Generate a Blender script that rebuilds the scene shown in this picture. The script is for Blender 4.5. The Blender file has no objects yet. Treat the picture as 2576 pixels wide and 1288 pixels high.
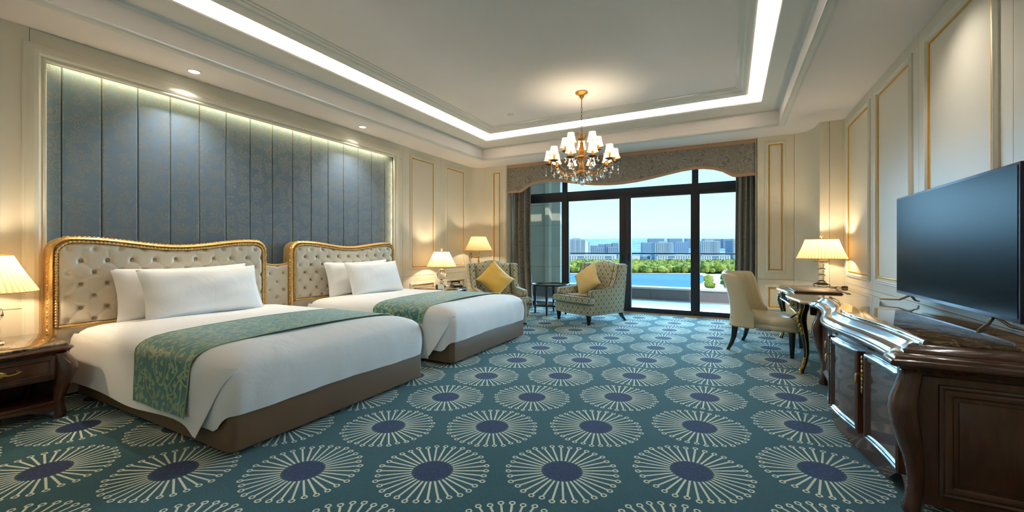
import bpy, bmesh, math, random
from mathutils import Vector, Matrix, Euler
random.seed(7)
C = bpy.context.scene.collection
PI = math.pi
sc = bpy.context.scene

# ------------------------------------------------------------------ camera, sky, sun, lamps of the room, added fill, exposure
YAW = math.atan(550/1040)
cam_d = bpy.data.cameras.new('camera'); cam = bpy.data.objects.new('camera', cam_d); C.objects.link(cam)
cam.location = (0, 0, 1.25); cam.rotation_euler = (PI/2, 0, YAW)
cam_d.sensor_width = 36; cam_d.lens = 1040/2576*36; cam_d.shift_y = -16/2576
cam_d.clip_start = 0.05; cam_d.clip_end = 20000
sc.camera = cam
sc.view_settings.view_transform = 'Standard'; sc.view_settings.look = 'None'
sc.view_settings.gamma = 1; sc.view_settings.use_curve_mapping = False
sc.view_settings.exposure = 0.60

def lin(c):
    return tuple((x/12.92 if x <= 0.04045 else ((x+0.055)/1.055)**2.4) for x in (v/255 for v in c))
WARM = (1.0, 0.81, 0.55); NEUT = (1.0, 0.94, 0.86)

w = bpy.data.worlds.new('sky'); sc.world = w; w.use_nodes = True
nt = w.node_tree; nt.nodes.clear()
o = nt.nodes.new('ShaderNodeOutputWorld'); bg = nt.nodes.new('ShaderNodeBackground')
tc = nt.nodes.new('ShaderNodeTexCoord'); sx = nt.nodes.new('ShaderNodeSeparateXYZ'); rp = nt.nodes.new('ShaderNodeValToRGB')
nt.links.new(tc.outputs['Generated'], sx.inputs[0]); nt.links.new(sx.outputs['Z'], rp.inputs[0])
nt.links.new(rp.outputs[0], bg.inputs[0]); nt.links.new(bg.outputs[0], o.inputs[0])
el = rp.color_ramp.elements
el[0].position = 0.0; el[0].color = (*lin((186, 226, 246)), 1)
el[1].position = 1.0; el[1].color = (*lin((120, 175, 235)), 1)
for p, c in ((0.025, (210, 240, 250)), (0.05, (226, 250, 253)), (0.11, (212, 252, 254)), (0.22, (196, 247, 252)), (0.5, (165, 215, 248))):
    e = el.new(p); e.color = (*lin(c), 1)
bg.inputs[1].default_value = 0.80

def lamp(kind, name, loc, power, color, rot=(0, 0, 0), **kw):
    d = bpy.data.lights.new(name, kind); d.energy = power; d.color = color
    for k, v in kw.items(): setattr(d, k, v)
    ob = bpy.data.objects.new(name, d); C.objects.link(ob); ob.location = loc; ob.rotation_euler = rot
    return ob
sun = lamp('SUN', 'sun', (0, 0, 60), 2.6, (1.0, 0.95, 0.86), angle=0.01)
sun.rotation_euler = Vector((0.75, -0.62, 0.72)).to_track_quat('Z', 'Y').to_euler()
# extra wide blue sun, added to strengthen the skylight coming through the windows
sky_fill = lamp('SUN', 'sky_fill_sun', (0, 30, 60), 17, (0.34, 0.68, 1.0), angle=math.radians(75))
sky_fill.rotation_euler = Vector((-0.10, 1.0, 0.42)).to_track_quat('Z', 'Y').to_euler()
# daylight portal in the window opening
pt = lamp('AREA', 'window_portal', (-1.99, 8.44, 1.35), 1, (1, 1, 1), (-PI/2, 0, 0), shape='RECTANGLE', size=4.7, size_y=2.7)
pt.data.cycles.is_portal = True
# hidden light strips of the ceiling cove (tray opening: x -4.525..0.64, y -0.6..7.26)
TX0, TX1, TY0, TY1 = -4.525, 0.64, -0.6, 7.26
COVE = 4.6
for nm, x, y, lx, ly in (('cove_left', TX0+0.10, (TY0+TY1)/2, 0.05, TY1-TY0-0.2), ('cove_right', TX1-0.10, (TY0+TY1)/2, 0.05, TY1-TY0-0.2),
                         ('cove_far', (TX0+TX1)/2, TY1-0.10, TX1-TX0-0.2, 0.05), ('cove_near', (TX0+TX1)/2, TY0+0.10, TX1-TX0-0.2, 0.05)):
    lamp('AREA', nm, (x, y, 3.425), (0.3 if nm == 'cove_near' else 1.0)*COVE*max(lx, ly), (1.0, 0.945, 0.86), (PI, 0, 0), shape='RECTANGLE', size=lx, size_y=ly)
# light strips behind the frame of the blue niche
lamp('AREA', 'niche_strip_top', (-5.215, 3.31, 2.915), 15, (1.0, 0.80, 0.42), (0, math.radians(-12), 0), shape='RECTANGLE', size=0.04, size_y=4.0)
lamp('AREA', 'niche_strip_far', (-5.225, 5.468, 1.5), 3.2, (1.0, 0.80, 0.46), (PI/2, 0, PI), shape='RECTANGLE', size=0.04, size_y=2.6)
lamp('AREA', 'niche_strip_near', (-5.225, 1.20, 1.5), 2.0, (1.0, 0.80, 0.46), (PI/2, 0, 0), shape='RECTANGLE', size=0.04, size_y=2.6)
# recessed ceiling spots: two in view, one unseen, plus fill spots added behind camera
SPOTS = [(-4.92, 2.25), (-4.90, 4.45)]
for i, (x, y) in enumerate(SPOTS):
    lamp('SPOT', 'downlight_or_fill', (x, y, 3.085), 62, NEUT, (0, 0, 0), spot_size=1.9, spot_blend=0.9, shadow_soft_size=0.03)
for x, y, p in ((1.04, 3.9, 30), (-2.9, -1.2, 22), (-0.6, -1.2, 22)):
    lamp('SPOT', 'downlight_or_fill', (x, y, 3.085), p, NEUT, (0, 0, 0), spot_size=2.2, spot_blend=1.0, shadow_soft_size=0.05)

# ------------------------------------------------------------------ helpers: shader maths
class X:
    nt = None
    def __init__(s, v): s.v = v
    @staticmethod
    def m(op, *a, clamp=False):
        n = X.nt.nodes.new('ShaderNodeMath'); n.operation = op; n.use_clamp = clamp
        for i, b in enumerate(a):
            b = b.v if isinstance(b, X) else b
            if isinstance(b, (int, float)): n.inputs[i].default_value = b
            else: X.nt.links.new(b, n.inputs[i])
        return X(n.outputs[0])
    def __add__(s, b): return X.m('ADD', s, b)
    __radd__ = __add__
    def __sub__(s, b): return X.m('SUBTRACT', s, b)
    def __rsub__(s, b): return X.m('SUBTRACT', b, s)
    def __mul__(s, b): return X.m('MULTIPLY', s, b)
    __rmul__ = __mul__
    def __truediv__(s, b): return X.m('DIVIDE', s, b)
    def __rtruediv__(s, b): return X.m('DIVIDE', b, s)
    def __lt__(s, b): return X.m('LESS_THAN', s, b)
    def __gt__(s, b): return X.m('GREATER_THAN', s, b)
def fr(a): return X.m('FRACT', a)
def ab(a): return X.m('ABSOLUTE', a)
def mn(a, b): return X.m('MINIMUM', a, b)
def mx(a, b): return X.m('MAXIMUM', a, b)
def sq(a): return X.m('SQRT', a)
def sn(a): return X.m('SINE', a)
def cs(a): return X.m('COSINE', a)
def at2(a, b): return X.m('ARCTAN2', a, b)
def step(x, a, b):
    n = X.nt.nodes.new('ShaderNodeMapRange'); n.interpolation_type = 'SMOOTHSTEP'
    n.inputs['From Min'].default_value = a; n.inputs['From Max'].default_value = b
    X.nt.links.new(x.v, n.inputs['Value']); return X(n.outputs[0])
def xyz(sock):
    n = X.nt.nodes.new('ShaderNodeSeparateXYZ'); X.nt.links.new(sock, n.inputs[0]); return [X(q) for q in n.outputs]
def vec(a, b, c=0.0):
    n = X.nt.nodes.new('ShaderNodeCombineXYZ')
    for i, q in enumerate((a, b, c)):
        if isinstance(q, X): X.nt.links.new(q.v, n.inputs[i])
        else: n.inputs[i].default_value = q
    return n.outputs[0]
def coord(kind='Object'):
    return X.nt.nodes.new('ShaderNodeTexCoord').outputs[kind]
def position():
    return X.nt.nodes.new('ShaderNodeNewGeometry').outputs['Position']
def noise(p, scale, detail=2, rough=0.5, dist=0.0, col=False):
    n = X.nt.nodes.new('ShaderNodeTexNoise'); n.inputs['Scale'].default_value = scale; n.inputs['Detail'].default_value = detail
    n.inputs['Roughness'].default_value = rough; n.inputs['Distortion'].default_value = dist
    X.nt.links.new(p, n.inputs['Vector']); return n.outputs['Color'] if col else X(n.outputs['Fac'])
def voro(p, scale, feature='F1', rnd=1.0):
    n = X.nt.nodes.new('ShaderNodeTexVoronoi'); n.feature = feature; n.inputs['Scale'].default_value = scale
    n.inputs['Randomness'].default_value = rnd; X.nt.links.new(p, n.inputs['Vector']); return n
def mix(f, a, b):
    n = X.nt.nodes.new('ShaderNodeMix'); n.data_type = 'RGBA'
    for s, q in ((n.inputs[0], f), (n.inputs[6], a), (n.inputs[7], b)):
        if isinstance(q, X): X.nt.links.new(q.v, s)
        elif isinstance(q, (int, float)): s.default_value = q
        elif isinstance(q, tuple): s.default_value = (*q[:3], 1)
        else: X.nt.links.new(q, s)
    return n.outputs[2]
def bump(h, strength=0.3, dist=0.005):
    n = X.nt.nodes.new('ShaderNodeBump'); n.inputs['Strength'].default_value = strength; n.inputs['Distance'].default_value = dist
    X.nt.links.new(h.v, n.inputs['Height']); return n.outputs[0]

def mat(name, col, rough=0.5, metal=0.0, var=0.08, vs=6.0, bs=0.0, bscale=120.0, fn=None, emis=None, estr=0.0, spec=0.5, coat=0.0, sub=0.0, trans=0.0, ior=1.45, sheen=0.0):
    m = bpy.data.materials.new(name); m.use_nodes = True; X.nt = m.node_tree
    b = m.node_tree.nodes['Principled BSDF']
    base = lin(col) if max(col) > 1.5 else col
    b.inputs['Roughness'].default_value = rough; b.inputs['Metallic'].default_value = metal
    b.inputs['Specular IOR Level'].default_value = spec; b.inputs['Coat Weight'].default_value = coat
    b.inputs['Coat Roughness'].default_value = 0.06
    b.inputs['Transmission Weight'].default_value = trans; b.inputs['IOR'].default_value = ior
    if sheen: b.inputs['Sheen Weight'].default_value = sheen
    if sub: b.inputs['Subsurface Weight'].default_value = sub
    if emis:
        b.inputs['Emission Color'].default_value = (*lin(emis), 1); b.inputs['Emission Strength'].default_value = estr
    if fn: fn(m, b)
    else:
        p = coord('Object'); n = noise(p, vs, 3)
        X.nt.links.new(mix(n, tuple(max(0, c*(1-var)) for c in base), tuple(min(1, c*(1+var)) for c in base)), b.inputs['Base Color'])
        if bs: X.nt.links.new(bump(noise(p, bscale, 3), bs), b.inputs['Normal'])
    return m
def L(a, b): X.nt.links.new(a.v if isinstance(a, X) else a, b)

# ------------------------------------------------------------------ materials
def f_carpet(m, b):
    x, y, z = xyz(position())
    th = YAW; ca, sa = math.cos(th), math.sin(th)
    a1x, a2y, off = 0.6475, 0.6612, 0.3306
    u0, v0 = -2.1374, 1.5158
    ys = y - (x - u0)*0.01577
    best = None
    for k in (0, 1):
        cx = (x - (u0 + k*a1x))/(2*a1x); cy = (ys - (v0 + k*off))/a2y
        dx = (fr(cx + 0.5) - 0.5)*(2*a1x); dy = (fr(cy + 0.5) - 0.5)*a2y + dx*0.01577
        lx = (dx*ca + dy*sa)/0.322; ly = (dy*ca - dx*sa)/0.306
        r = sq(lx*lx + ly*ly)
        if best is None: best = (r, lx, ly)
        else:
            f = (r < best[0])
            pick = lambda p, q: q + f*(p - q)
            best = (mn(r, best[0]), pick(lx, best[1]), pick(ly, best[2]))
    r, lx, ly = best
    wob = noise(vec(x, y, z), 120, 1)
    r2 = r + (wob - 0.5)*0.02
    ang = at2(ly, lx)*(34/(2*PI))
    ci = X.m('FLOOR', ang + 0.5)
    jit = sn(ci*2.4)*0.022
    da = (ang - ci)*(2*PI/34)
    lat = ab(da*r2) + (wob - 0.5)*0.008
    spoke = (lat < 0.0175)*(r2 > 0.36)*(r2 < (0.90 + jit))
    rc = r2 - (0.94 + jit)
    rd = sq(rc*rc + lat*lat)
    ring = (rd > 0.026)*(rd < 0.052)
    line = mx(spoke, ring)
    # dark core, with teal flecks and a ragged edge of fine rays
    edge = 0.37 - ab(sn(at2(ly, lx)*34))*0.05
    core = (r2 < edge)
    fleck = step(noise(vec(x, y, z), 55, 2), 0.56, 0.62)
    sp = step(noise(vec(x, y, z), 210, 2, 0.7), 0.54, 0.68)
    big = noise(vec(x, y, z), 2.2, 2)
    bgc = mix(big, lin((30, 78, 86)), lin((36, 92, 100)))
    bgc = mix(sp*0.5, bgc, lin((128, 162, 148)))
    inner = mix(fleck*0.55, lin((32, 44, 90)), lin((44, 92, 108)))
    c = mix(core, bgc, inner)
    c = mix(line, c, lin((236, 234, 208)))
    L(c, b.inputs['Base Color']); L(bump(noise(vec(x, y, z), 500, 1), 0.5, 0.004), b.inputs['Normal'])
M = {}
M['carpet'] = mat('carpet', (1, 1, 1), 0.95, fn=f_carpet, spec=0.12, sheen=0.25)
M['cream'] = mat('cream_lacquer', (228, 220, 200), 0.45, var=0.02, vs=2)
M['mould'] = mat('cream_moulding', (232, 226, 208), 0.42, var=0.02, vs=3)
M['goldline'] = mat('gold_paint', (214, 160, 56), 0.40, 0.4, var=0.15, vs=20)
M['ceil'] = mat('ceiling_paint', (240, 232, 226), 0.8, var=0.015, vs=1.5)
M['plaster'] = mat('plaster_moulding', (228, 225, 216), 0.6, var=0.015, vs=3)
M['gap'] = mat('dark_joint', (88, 84, 72), 0.8)
def f_damask(m, b):
    x, y, z = xyz(coord('Object'))
    wn = noise(vec(y, z), 4.0, 2, col=True); wx, wy, wz = xyz(wn)
    px = y + (wx - 0.5)*0.07; pz = z + (wy - 0.5)*0.07
    p = vec(px, pz)
    vo = voro(p, 6.2, 'F1', 0.55)
    d = X.nt.nodes.new('ShaderNodeVectorMath'); d.operation = 'SUBTRACT'
    L(p, d.inputs[0]); L(vo.outputs['Position'], d.inputs[1])
    dx, dy, _z = xyz(d.outputs[0]); cr, cg, cb = xyz(vo.outputs['Color'])
    a = at2(dy, dx) + cr*4.0; r = sq(dx*dx + dy*dy)
    half = (cs(a) > -0.35)
    arc = (ab(r - 0.042) < 0.007)*half
    barbs = (r > 0.049)*(r < (0.070 + 0.014*cg))*(sn(a*17 + r*60) > 0.0)*half
    flower = (r < (0.012 + 0.014*ab(cs(a*2.5))))
    tail = (ab(r - 0.095) < 0.006)*(cs(a + 1.2) > -0.1); tb2 = (r > 0.078)*(r < 0.090)*(sn(a*22) > 0.1)*(cs(a + 1.2) > -0.1)
    pat = mx(mx(mx(arc, barbs), flower), mx(tail, tb2))
    grain = noise(vec(y*40, z*900), 1, 1)
    base = mix(grain*0.5, lin((88, 110, 130)), lin((100, 122, 140)))
    L(mix(pat*0.26, base, lin((170, 164, 142))), b.inputs['Base Color'])
    L(0.55 - pat*0.17, b.inputs['Roughness']); L(pat*0.35 + 0.06, b.inputs['Metallic'])
    L(bump(pat, 0.15, 0.001), b.inputs['Normal'])
M['damask'] = mat('blue_damask', (1, 1, 1), 0.5, fn=f_damask, sheen=0.2, metal=0.12)
M['gold'] = mat('gilded_wood', (222, 182, 116), 0.32, 0.7, var=0.3, vs=38, bs=0.9, bscale=48)
M['goldplain'] = mat('gilt_rope', (214, 176, 112), 0.33, 0.75, var=0.2, vs=30)
M['leather'] = mat('pearl_leather', (216, 205, 184), 0.28, 0.05, var=0.03, vs=5, bs=0.08, bscale=160, coat=0.15)
M['button'] = mat('leather_button', (160, 148, 126), 0.35, var=0.1)
def f_linen(m, b):
    p = coord('Object'); n = noise(p, 3.5, 3)
    L(mix(n, lin((240, 238, 235)), lin((248, 247, 245))), b.inputs['Base Color'])
    L(bump(noise(p, 3.2, 4, 0.55, 0.5), 0.32, 0.03), b.inputs['Normal'])
M['linen'] = mat('white_linen', (1, 1, 1), 0.8, fn=f_linen, sheen=0.15)
M['base'] = mat('brown_leatherette', (116, 90, 66), 0.42, var=0.05, vs=4, bs=0.06, bscale=250)
def f_runner(m, b):
    u, v, _ = xyz(coord('UV'))
    p = vec(u, v)
    vo = voro(p, 14.5, 'F1', 0.8)
    d = X.nt.nodes.new('ShaderNodeVectorMath'); d.operation = 'SUBTRACT'
    L(p, d.inputs[0]); L(vo.outputs['Position'], d.inputs[1])
    dx, dy, _z = xyz(d.outputs[0]); cr, cg, cb = xyz(vo.outputs['Color'])
    a = at2(dy, dx) + cr*6.28; r = sq(dx*dx + dy*dy)
    lobe = 0.009 + 0.015*ab(cs(a*1.5)) + 0.005*cs(a)
    leaf = (r < lobe)
    vein = (ab(sn(a*1.5)) < 0.10)*(r < 0.018)
    n = noise(p, 5.2, 0, 0.4); n2 = noise(vec(u + 3.7, v - 1.3), 5.2, 0, 0.4)
    vine = mx((ab(n - 0.5) < 0.014), (ab(n2 - 0.48) < 0.014))
    ln = mx(leaf*(1 - vein), vine)
    sh = noise(p, 3, 2)
    base = mix(sh, lin((44, 112, 112)), lin((60, 132, 130)))
    c = mix(ln*0.85, base, lin((164, 180, 128)))
    L(c, b.inputs['Base Color']); L(0.42 + ln*0.1, b.inputs['Roughness'])
    L(bump(noise(p, 400, 1), 0.15, 0.001), b.inputs['Normal'])
M['runner'] = mat('teal_silk_runner', (1, 1, 1), 0.42, fn=f_runner, sheen=0.3)
def f_ogee(m, b):
    u, v, _ = xyz(coord('UV')); p = vec(u, v)
    W, Hh = 0.115, 0.135
    f = cs(u*(2*PI/W)) + cs(v*(2*PI/Hh)) + 0.10*cs(v*(6*PI/Hh))
    ln = step(0.30 - ab(f), 0.0, 0.12)
    med = step(ab(f), 1.15, 1.25); dots = step(sn(u*420)*sn(v*420), 0.1, 0.4)
    sh = noise(p, 30, 2)
    base = mix(sh, lin((196, 188, 158)), lin((208, 200, 172)))
    c = mix(med*0.35 + med*dots*0.25, base, lin((150, 132, 100)))
    c = mix(ln, c, lin((68, 108, 106)))
    L(c, b.inputs['Base Color']); L(bump(noise(p, 600, 1), 0.15, 0.001), b.inputs['Normal'])
M['ogee'] = mat('ogee_fabric', (1, 1, 1), 0.75, fn=f_ogee, sheen=0.2)
M['piping'] = mat('teal_piping', (62, 90, 84), 0.7)
def f_scroll(m, b):
    u, v, _ = xyz(coord('UV'))
    wn = noise(vec(u, v), 3.5, 2, col=True); wx, wy, wz = xyz(wn)
    n = noise(vec(u + (wx - 0.5)*0.15, v + (wy - 0.5)*0.15), 7.5, 1, 0.4, 0.8)
    ln = step(ab(fr(n*9.0) - 0.5), 0.30, 0.40)
    L(mix(ln*0.8, lin((150, 142, 128)), lin((100, 102, 104))), b.inputs['Base Color'])
    L(0.5 + ln*0.2, b.inputs['Roughness']); L(bump(ln, 0.2, 0.001), b.inputs['Normal'])
M['scroll'] = mat('taupe_scroll_fabric', (1, 1, 1), 0.6, fn=f_scroll, sheen=0.3)
M['braid'] = mat('rose_gold_braid', (188, 150, 120), 0.5, 0.1, bs=0.2, bscale=300)
M['yellow'] = mat('gold_satin', (238, 190, 84), 0.45, var=0.05, sheen=0.4, bs=0.1, bscale=14)
M['pale_yellow'] = mat('sand_satin', (228, 200, 132), 0.45, var=0.05, sheen=0.4, bs=0.1, bscale=14)
M['blackwood'] = mat('dark_wenge_wood', (34, 24, 22), 0.22, var=0.2, coat=0.3)
def f_mahog(m, b):
    x, y, z = xyz(coord('Object'))
    n = noise(vec(x*2, y*2, z*0.5), 5.5, 4, 0.6, 1.0); g = noise(vec(x*30, y*30, z*3), 3, 3)
    c = mix(n, lin((56, 29, 18)), lin((112, 66, 40)))
    c = mix(g*0.4, c, lin((52, 24, 14)))
    L(c, b.inputs['Base Color'])
M['mahog'] = mat('mahogany', (1, 1, 1), 0.26, fn=f_mahog, coat=0.75)
def f_marble(m, b):
    p = coord('Object'); x, y, z = xyz(p)
    wn = noise(p, 3, 4, 0.6, 1.2); n = noise(vec(x + wn*0.5, y + wn*0.3, z), 9, 6, 0.62, 0.8)
    vein = step(ab(noise(p, 5, 5, 0.6, 1.5) - 0.5), 0.0, 0.035)
    c = mix(step(n, 0.35, 0.65), lin((70, 50, 36)), lin((136, 108, 76)))
    c = mix((1 - vein)*0.5, c, lin((190, 168, 128)))
    L(c, b.inputs['Base Color'])
M['marble'] = mat('brown_marble', (1, 1, 1), 0.05, fn=f_marble, coat=0.6, spec=0.7)
M['brass'] = mat('antique_brass', (196, 158, 84), 0.25, 0.9, var=0.3, vs=60, bs=0.3, bscale=90)
M['gilt'] = mat('bright_gilt_mount', (224, 180, 84), 0.28, 0.85, var=0.3, vs=50, bs=0.6, bscale=70)
M['blacklac'] = mat('black_lacquer', (20, 20, 24), 0.12, coat=0.6, var=0.1)
M['desktop'] = mat('cream_gilt_edge', (214, 196, 156), 0.25, 0.25, coat=0.4)
M['screen'] = mat('tv_screen', (4, 5, 6), 0.26, spec=0.3, coat=0.0, var=0.0, ior=1.10)
M['tvframe'] = mat('tv_frame', (52, 54, 76), 0.35, 0.4)
M['steel'] = mat('satin_steel', (170, 160, 146), 0.3, 0.8)
M['plastic'] = mat('black_plastic', (18, 18, 20), 0.35)
M['white_plastic'] = mat('white_plastic', (225, 228, 222), 0.35)
M['paper'] = mat('white_card', (226, 232, 238), 0.6)
M['frame'] = mat('bronze_aluminium', (44, 42, 46), 0.4, 0.3)
M['stone'] = mat('grey_green_stone', (176, 172, 158), 0.7, var=0.1, vs=3, bs=0.1)
M['stone_dark'] = mat('brown_granite', (120, 110, 112), 0.6, var=0.15, vs=9)
M['balcony'] = mat('pale_stone_paving', (168, 164, 158), 0.6, var=0.03)
M['white_stone'] = mat('white_coping', (200, 196, 190), 0.6, var=0.02)
def thin_glass(name, refl=0.06, tint=(0.97, 1.0, 1.0)):
    m = bpy.data.materials.new(name); m.use_nodes = True; t = m.node_tree; t.nodes.clear(); X.nt = t
    out = t.nodes.new('ShaderNodeOutputMaterial'); tr = t.nodes.new('ShaderNodeBsdfTransparent'); gl = t.nodes.new('ShaderNodeBsdfGlossy')
    mxs = t.nodes.new('ShaderNodeMixShader'); fz = t.nodes.new('ShaderNodeFresnel'); fz.inputs[0].default_value = 1.45
    tr.inputs[0].default_value = (*tint, 1); gl.inputs['Roughness'].default_value = 0.01
    n = noise(coord('Object'), 2, 1); f = X(fz.outputs[0])*(0.08 + n*0.02)
    L(f, mxs.inputs[0]); L(tr.outputs[0], mxs.inputs[1]); L(gl.outputs[0], mxs.inputs[2]); L(mxs.outputs[0], out.inputs[0])
    return m
M['glass'] = thin_glass('window_glass')
M['rail_glass'] = thin_glass('railing_glass', tint=(0.95, 0.99, 1.0))
M['crystal'] = mat('crystal', (250, 252, 255), 0.02, trans=1.0, ior=1.55, var=0.0)
def f_shade(col, tr, em, estr, pleat=0):
    def f(m, b):
        t = m.node_tree; b_out = [n for n in t.nodes if n.type == 'OUTPUT_MATERIAL'][0]; t.nodes.remove(b)
        df = t.nodes.new('ShaderNodeBsdfDiffuse'); tl = t.nodes.new('ShaderNodeBsdfTranslucent'); ms = t.nodes.new('ShaderNodeMixShader')
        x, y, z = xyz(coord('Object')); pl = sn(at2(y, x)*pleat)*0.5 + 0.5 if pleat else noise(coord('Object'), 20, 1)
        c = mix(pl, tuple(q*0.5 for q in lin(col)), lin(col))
        L(c, df.inputs[0]); L(c, tl.inputs[0]); ms.inputs[0].default_value = tr
        L(df.outputs[0], ms.inputs[1]); L(tl.outputs[0], ms.inputs[2])
        e = t.nodes.new('ShaderNodeEmission'); e.inputs[0].default_value = (*lin(em), 1); e.inputs[1].default_value = estr
        ad = t.nodes.new('ShaderNodeAddShader'); L(ms.outputs[0], ad.inputs[0]); L(e.outputs[0], ad.inputs[1]); L(ad.outputs[0], b_out.inputs[0])
    return f
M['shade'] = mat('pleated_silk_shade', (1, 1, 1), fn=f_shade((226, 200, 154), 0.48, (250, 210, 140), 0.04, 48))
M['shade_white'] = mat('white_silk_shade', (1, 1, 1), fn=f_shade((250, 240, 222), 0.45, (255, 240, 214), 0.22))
M['bulb'] = mat('glowing_bulb', (255, 240, 210), 0.5, emis=(255, 226, 170), estr=14)
M['led'] = mat('downlight_lens', (255, 250, 240), 0.5, emis=(255, 250, 236), estr=9)
M['candle'] = mat('amber_candle_sleeve', (226, 160, 60), 0.4, var=0.05)
M['pan'] = mat('bronze_pan', (120, 84, 48), 0.35, 0.6, var=0.3, vs=30)
M['antique'] = mat('antique_gold', (190, 134, 62), 0.38, 0.7, var=0.35, vs=45, bs=0.5, bscale=60)
M['creamleather'] = mat('cream_leather', (222, 206, 170), 0.3, var=0.03, vs=5, coat=0.3, bs=0.05, bscale=200)

# ------------------------------------------------------------------ helpers: meshes
class B:
    def __init__(s): s.v = []; s.f = []
    def add(s, vs, fs):
        n = len(s.v); s.v += [tuple(q) for q in vs]; s.f += [tuple(i + n for i in f) for f in fs]; return s
    def box(s, x0, x1, y0, y1, z0, z1):
        return s.add([(x0,y0,z0),(x1,y0,z0),(x1,y1,z0),(x0,y1,z0),(x0,y0,z1),(x1,y0,z1),(x1,y1,z1),(x0,y1,z1)],
                     [(0,3,2,1),(4,5,6,7),(0,1,5,4),(1,2,6,5),(2,3,7,6),(3,0,4,7)])
    def grid(s, fn, nu, nv, cu=False, cv=False):
        vs = [fn(i/(nu if cu else nu-1), j/(nv if cv else nv-1)) for i in range(nu) for j in range(nv)]
        fs = []
        for i in range(nu if cu else nu-1):
            for j in range(nv if cv else nv-1):
                i2, j2 = (i+1) % nu, (j+1) % nv
                fs.append((i*nv+j, i2*nv+j, i2*nv+j2, i*nv+j2))
        return s.add(vs, fs)
    def lathe(s, prof, n=24, c=(0, 0, 0), cap=True):
        vs = []; fs = []
        for r, z in prof:
            for k in range(n):
                a = 2*PI*k/n; vs.append((c[0]+r*math.cos(a), c[1]+r*math.sin(a), c[2]+z))
        for i in range(len(prof)-1):
            for k in range(n): fs.append((i*n+k, i*n+(k+1) % n, (i+1)*n+(k+1) % n, (i+1)*n+k))
        if cap:
            fs.append(tuple(reversed(range(n)))); fs.append(tuple((len(prof)-1)*n+k for k in range(n)))
        return s.add(vs, fs)
    def tube(s, pts, r, n=8, cap=True, closed=False):
        pts = [Vector(p) for p in pts]; m = len(pts)
        rs = r if isinstance(r, (list, tuple)) else [r]*m
        vs = []; fs = []; up = None
        for i, p in enumerate(pts):
            if closed: t = pts[(i+1) % m]-pts[i-1]
            else: t = pts[min(i+1, m-1)]-pts[max(i-1, 0)]
            t = t.normalized() if t.length > 1e-9 else Vector((0, 0, 1))
            if up is None: up = Vector((0, 0, 1)) if abs(t.z) < 0.9 else Vector((1, 0, 0))
            a = up.cross(t)
            if a.length < 1e-6: a = Vector((1, 0, 0)).cross(t)
            a.normalize(); bb = t.cross(a).normalized(); up = bb
            for k in range(n):
                g = 2*PI*k/n; vs.append(p + a*(math.cos(g)*rs[i]) + bb*(math.sin(g)*rs[i]))
        for i in range(m if closed else m-1):
            i2 = (i+1) % m
            for k in range(n): fs.append((i*n+k, i*n+(k+1) % n, i2*n+(k+1) % n, i2*n+k))
        if cap and not closed:
            fs.append(tuple(reversed(range(n)))); fs.append(tuple((m-1)*n+k for k in range(n)))
        return s.add(vs, fs)
    def rings(s, sec, n=16, sup=2.6, rot=0.0):
        """sec: list of (cx, cy, z, a, b): horizontal superellipse rings lofted"""
        vs = []; fs = []
        for cx, cy, z, a, b in sec:
            for k in range(n):
                g = 2*PI*k/n; cg, sg = math.cos(g), math.sin(g)
                x = a*math.copysign(abs(cg)**(2/sup), cg); y = b*math.copysign(abs(sg)**(2/sup), sg)
                vs.append((cx+x*math.cos(rot)-y*math.sin(rot), cy+x*math.sin(rot)+y*math.cos(rot), z))
        for i in range(len(sec)-1):
            for k in range(n): fs.append((i*n+k, i*n+(k+1) % n, (i+1)*n+(k+1) % n, (i+1)*n+k))
        fs.append(tuple(reversed(range(n)))); fs.append(tuple((len(sec)-1)*n+k for k in range(n)))
        return s.add(vs, fs)
    def sweep(s, path, prof, closed=True, mp=None, cprof=False, caps=True):
        """path: 2-D points, counter-clockwise gives outward offsets; prof: (offset, height)"""
        n = len(path); ms = []
        for i in range(n):
            a = path[i-1] if (closed or i > 0) else None; b = path[i]; c = path[(i+1) % n] if (closed or i < n-1) else None
            def nrm(p, q):
                dx, dy = q[0]-p[0], q[1]-p[1]; l = math.hypot(dx, dy) or 1; return (dy/l, -dx/l)
            if a is None: m = nrm(b, c)
            elif c is None: m = nrm(a, b)
            else:
                n1, n2 = nrm(a, b), nrm(b, c); k = 1+n1[0]*n2[0]+n1[1]*n2[1]; k = max(k, 0.25)
                m = ((n1[0]+n2[0])/k, (n1[1]+n2[1])/k)
            ms.append(m)
        mp = mp or (lambda x, y, z: (x, y, z)); vs = []; fs = []; q = len(prof)
        for p, m in zip(path, ms):
            for o_, h in prof: vs.append(mp(p[0]+m[0]*o_, p[1]+m[1]*o_, h))
        for i in range(n if closed else n-1):
            for j in range(q if cprof else q-1):
                i2, j2 = (i+1) % n, (j+1) % q
                fs.append((i*q+j, i2*q+j, i2*q+j2, i*q+j2))
        if not closed and cprof and caps:
            fs.append(tuple(range(q))); fs.append(tuple((n-1)*q+k for k in reversed(range(q))))
        return s.add(vs, fs)
    def plate(s, path, prof):
        """closed outline with moulded edge, capped at first and last profile point"""
        n0 = len(s.v); s.sweep(path, prof, True); q = len(prof); n = len(path)
        s.f.append(tuple(n0+i*q for i in reversed(range(n)))); s.f.append(tuple(n0+i*q+q-1 for i in range(n))); return s
    def extrude(s, pts, mp, d0, d1):
        """2-D polygon extruded from d0 to d1 through mp(a,b,d)"""
        n = len(pts); vs = [mp(a, b, d0) for a, b in pts]+[mp(a, b, d1) for a, b in pts]
        fs = [(i, (i+1) % n, n+(i+1) % n, n+i) for i in range(n)]+[tuple(reversed(range(n))), tuple(range(n, 2*n))]
        return s.add(vs, fs)
    def xf(s, mtx, start=0):
        for i in range(start, len(s.v)): s.v[i] = tuple(mtx @ Vector(s.v[i]))
        return s
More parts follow.
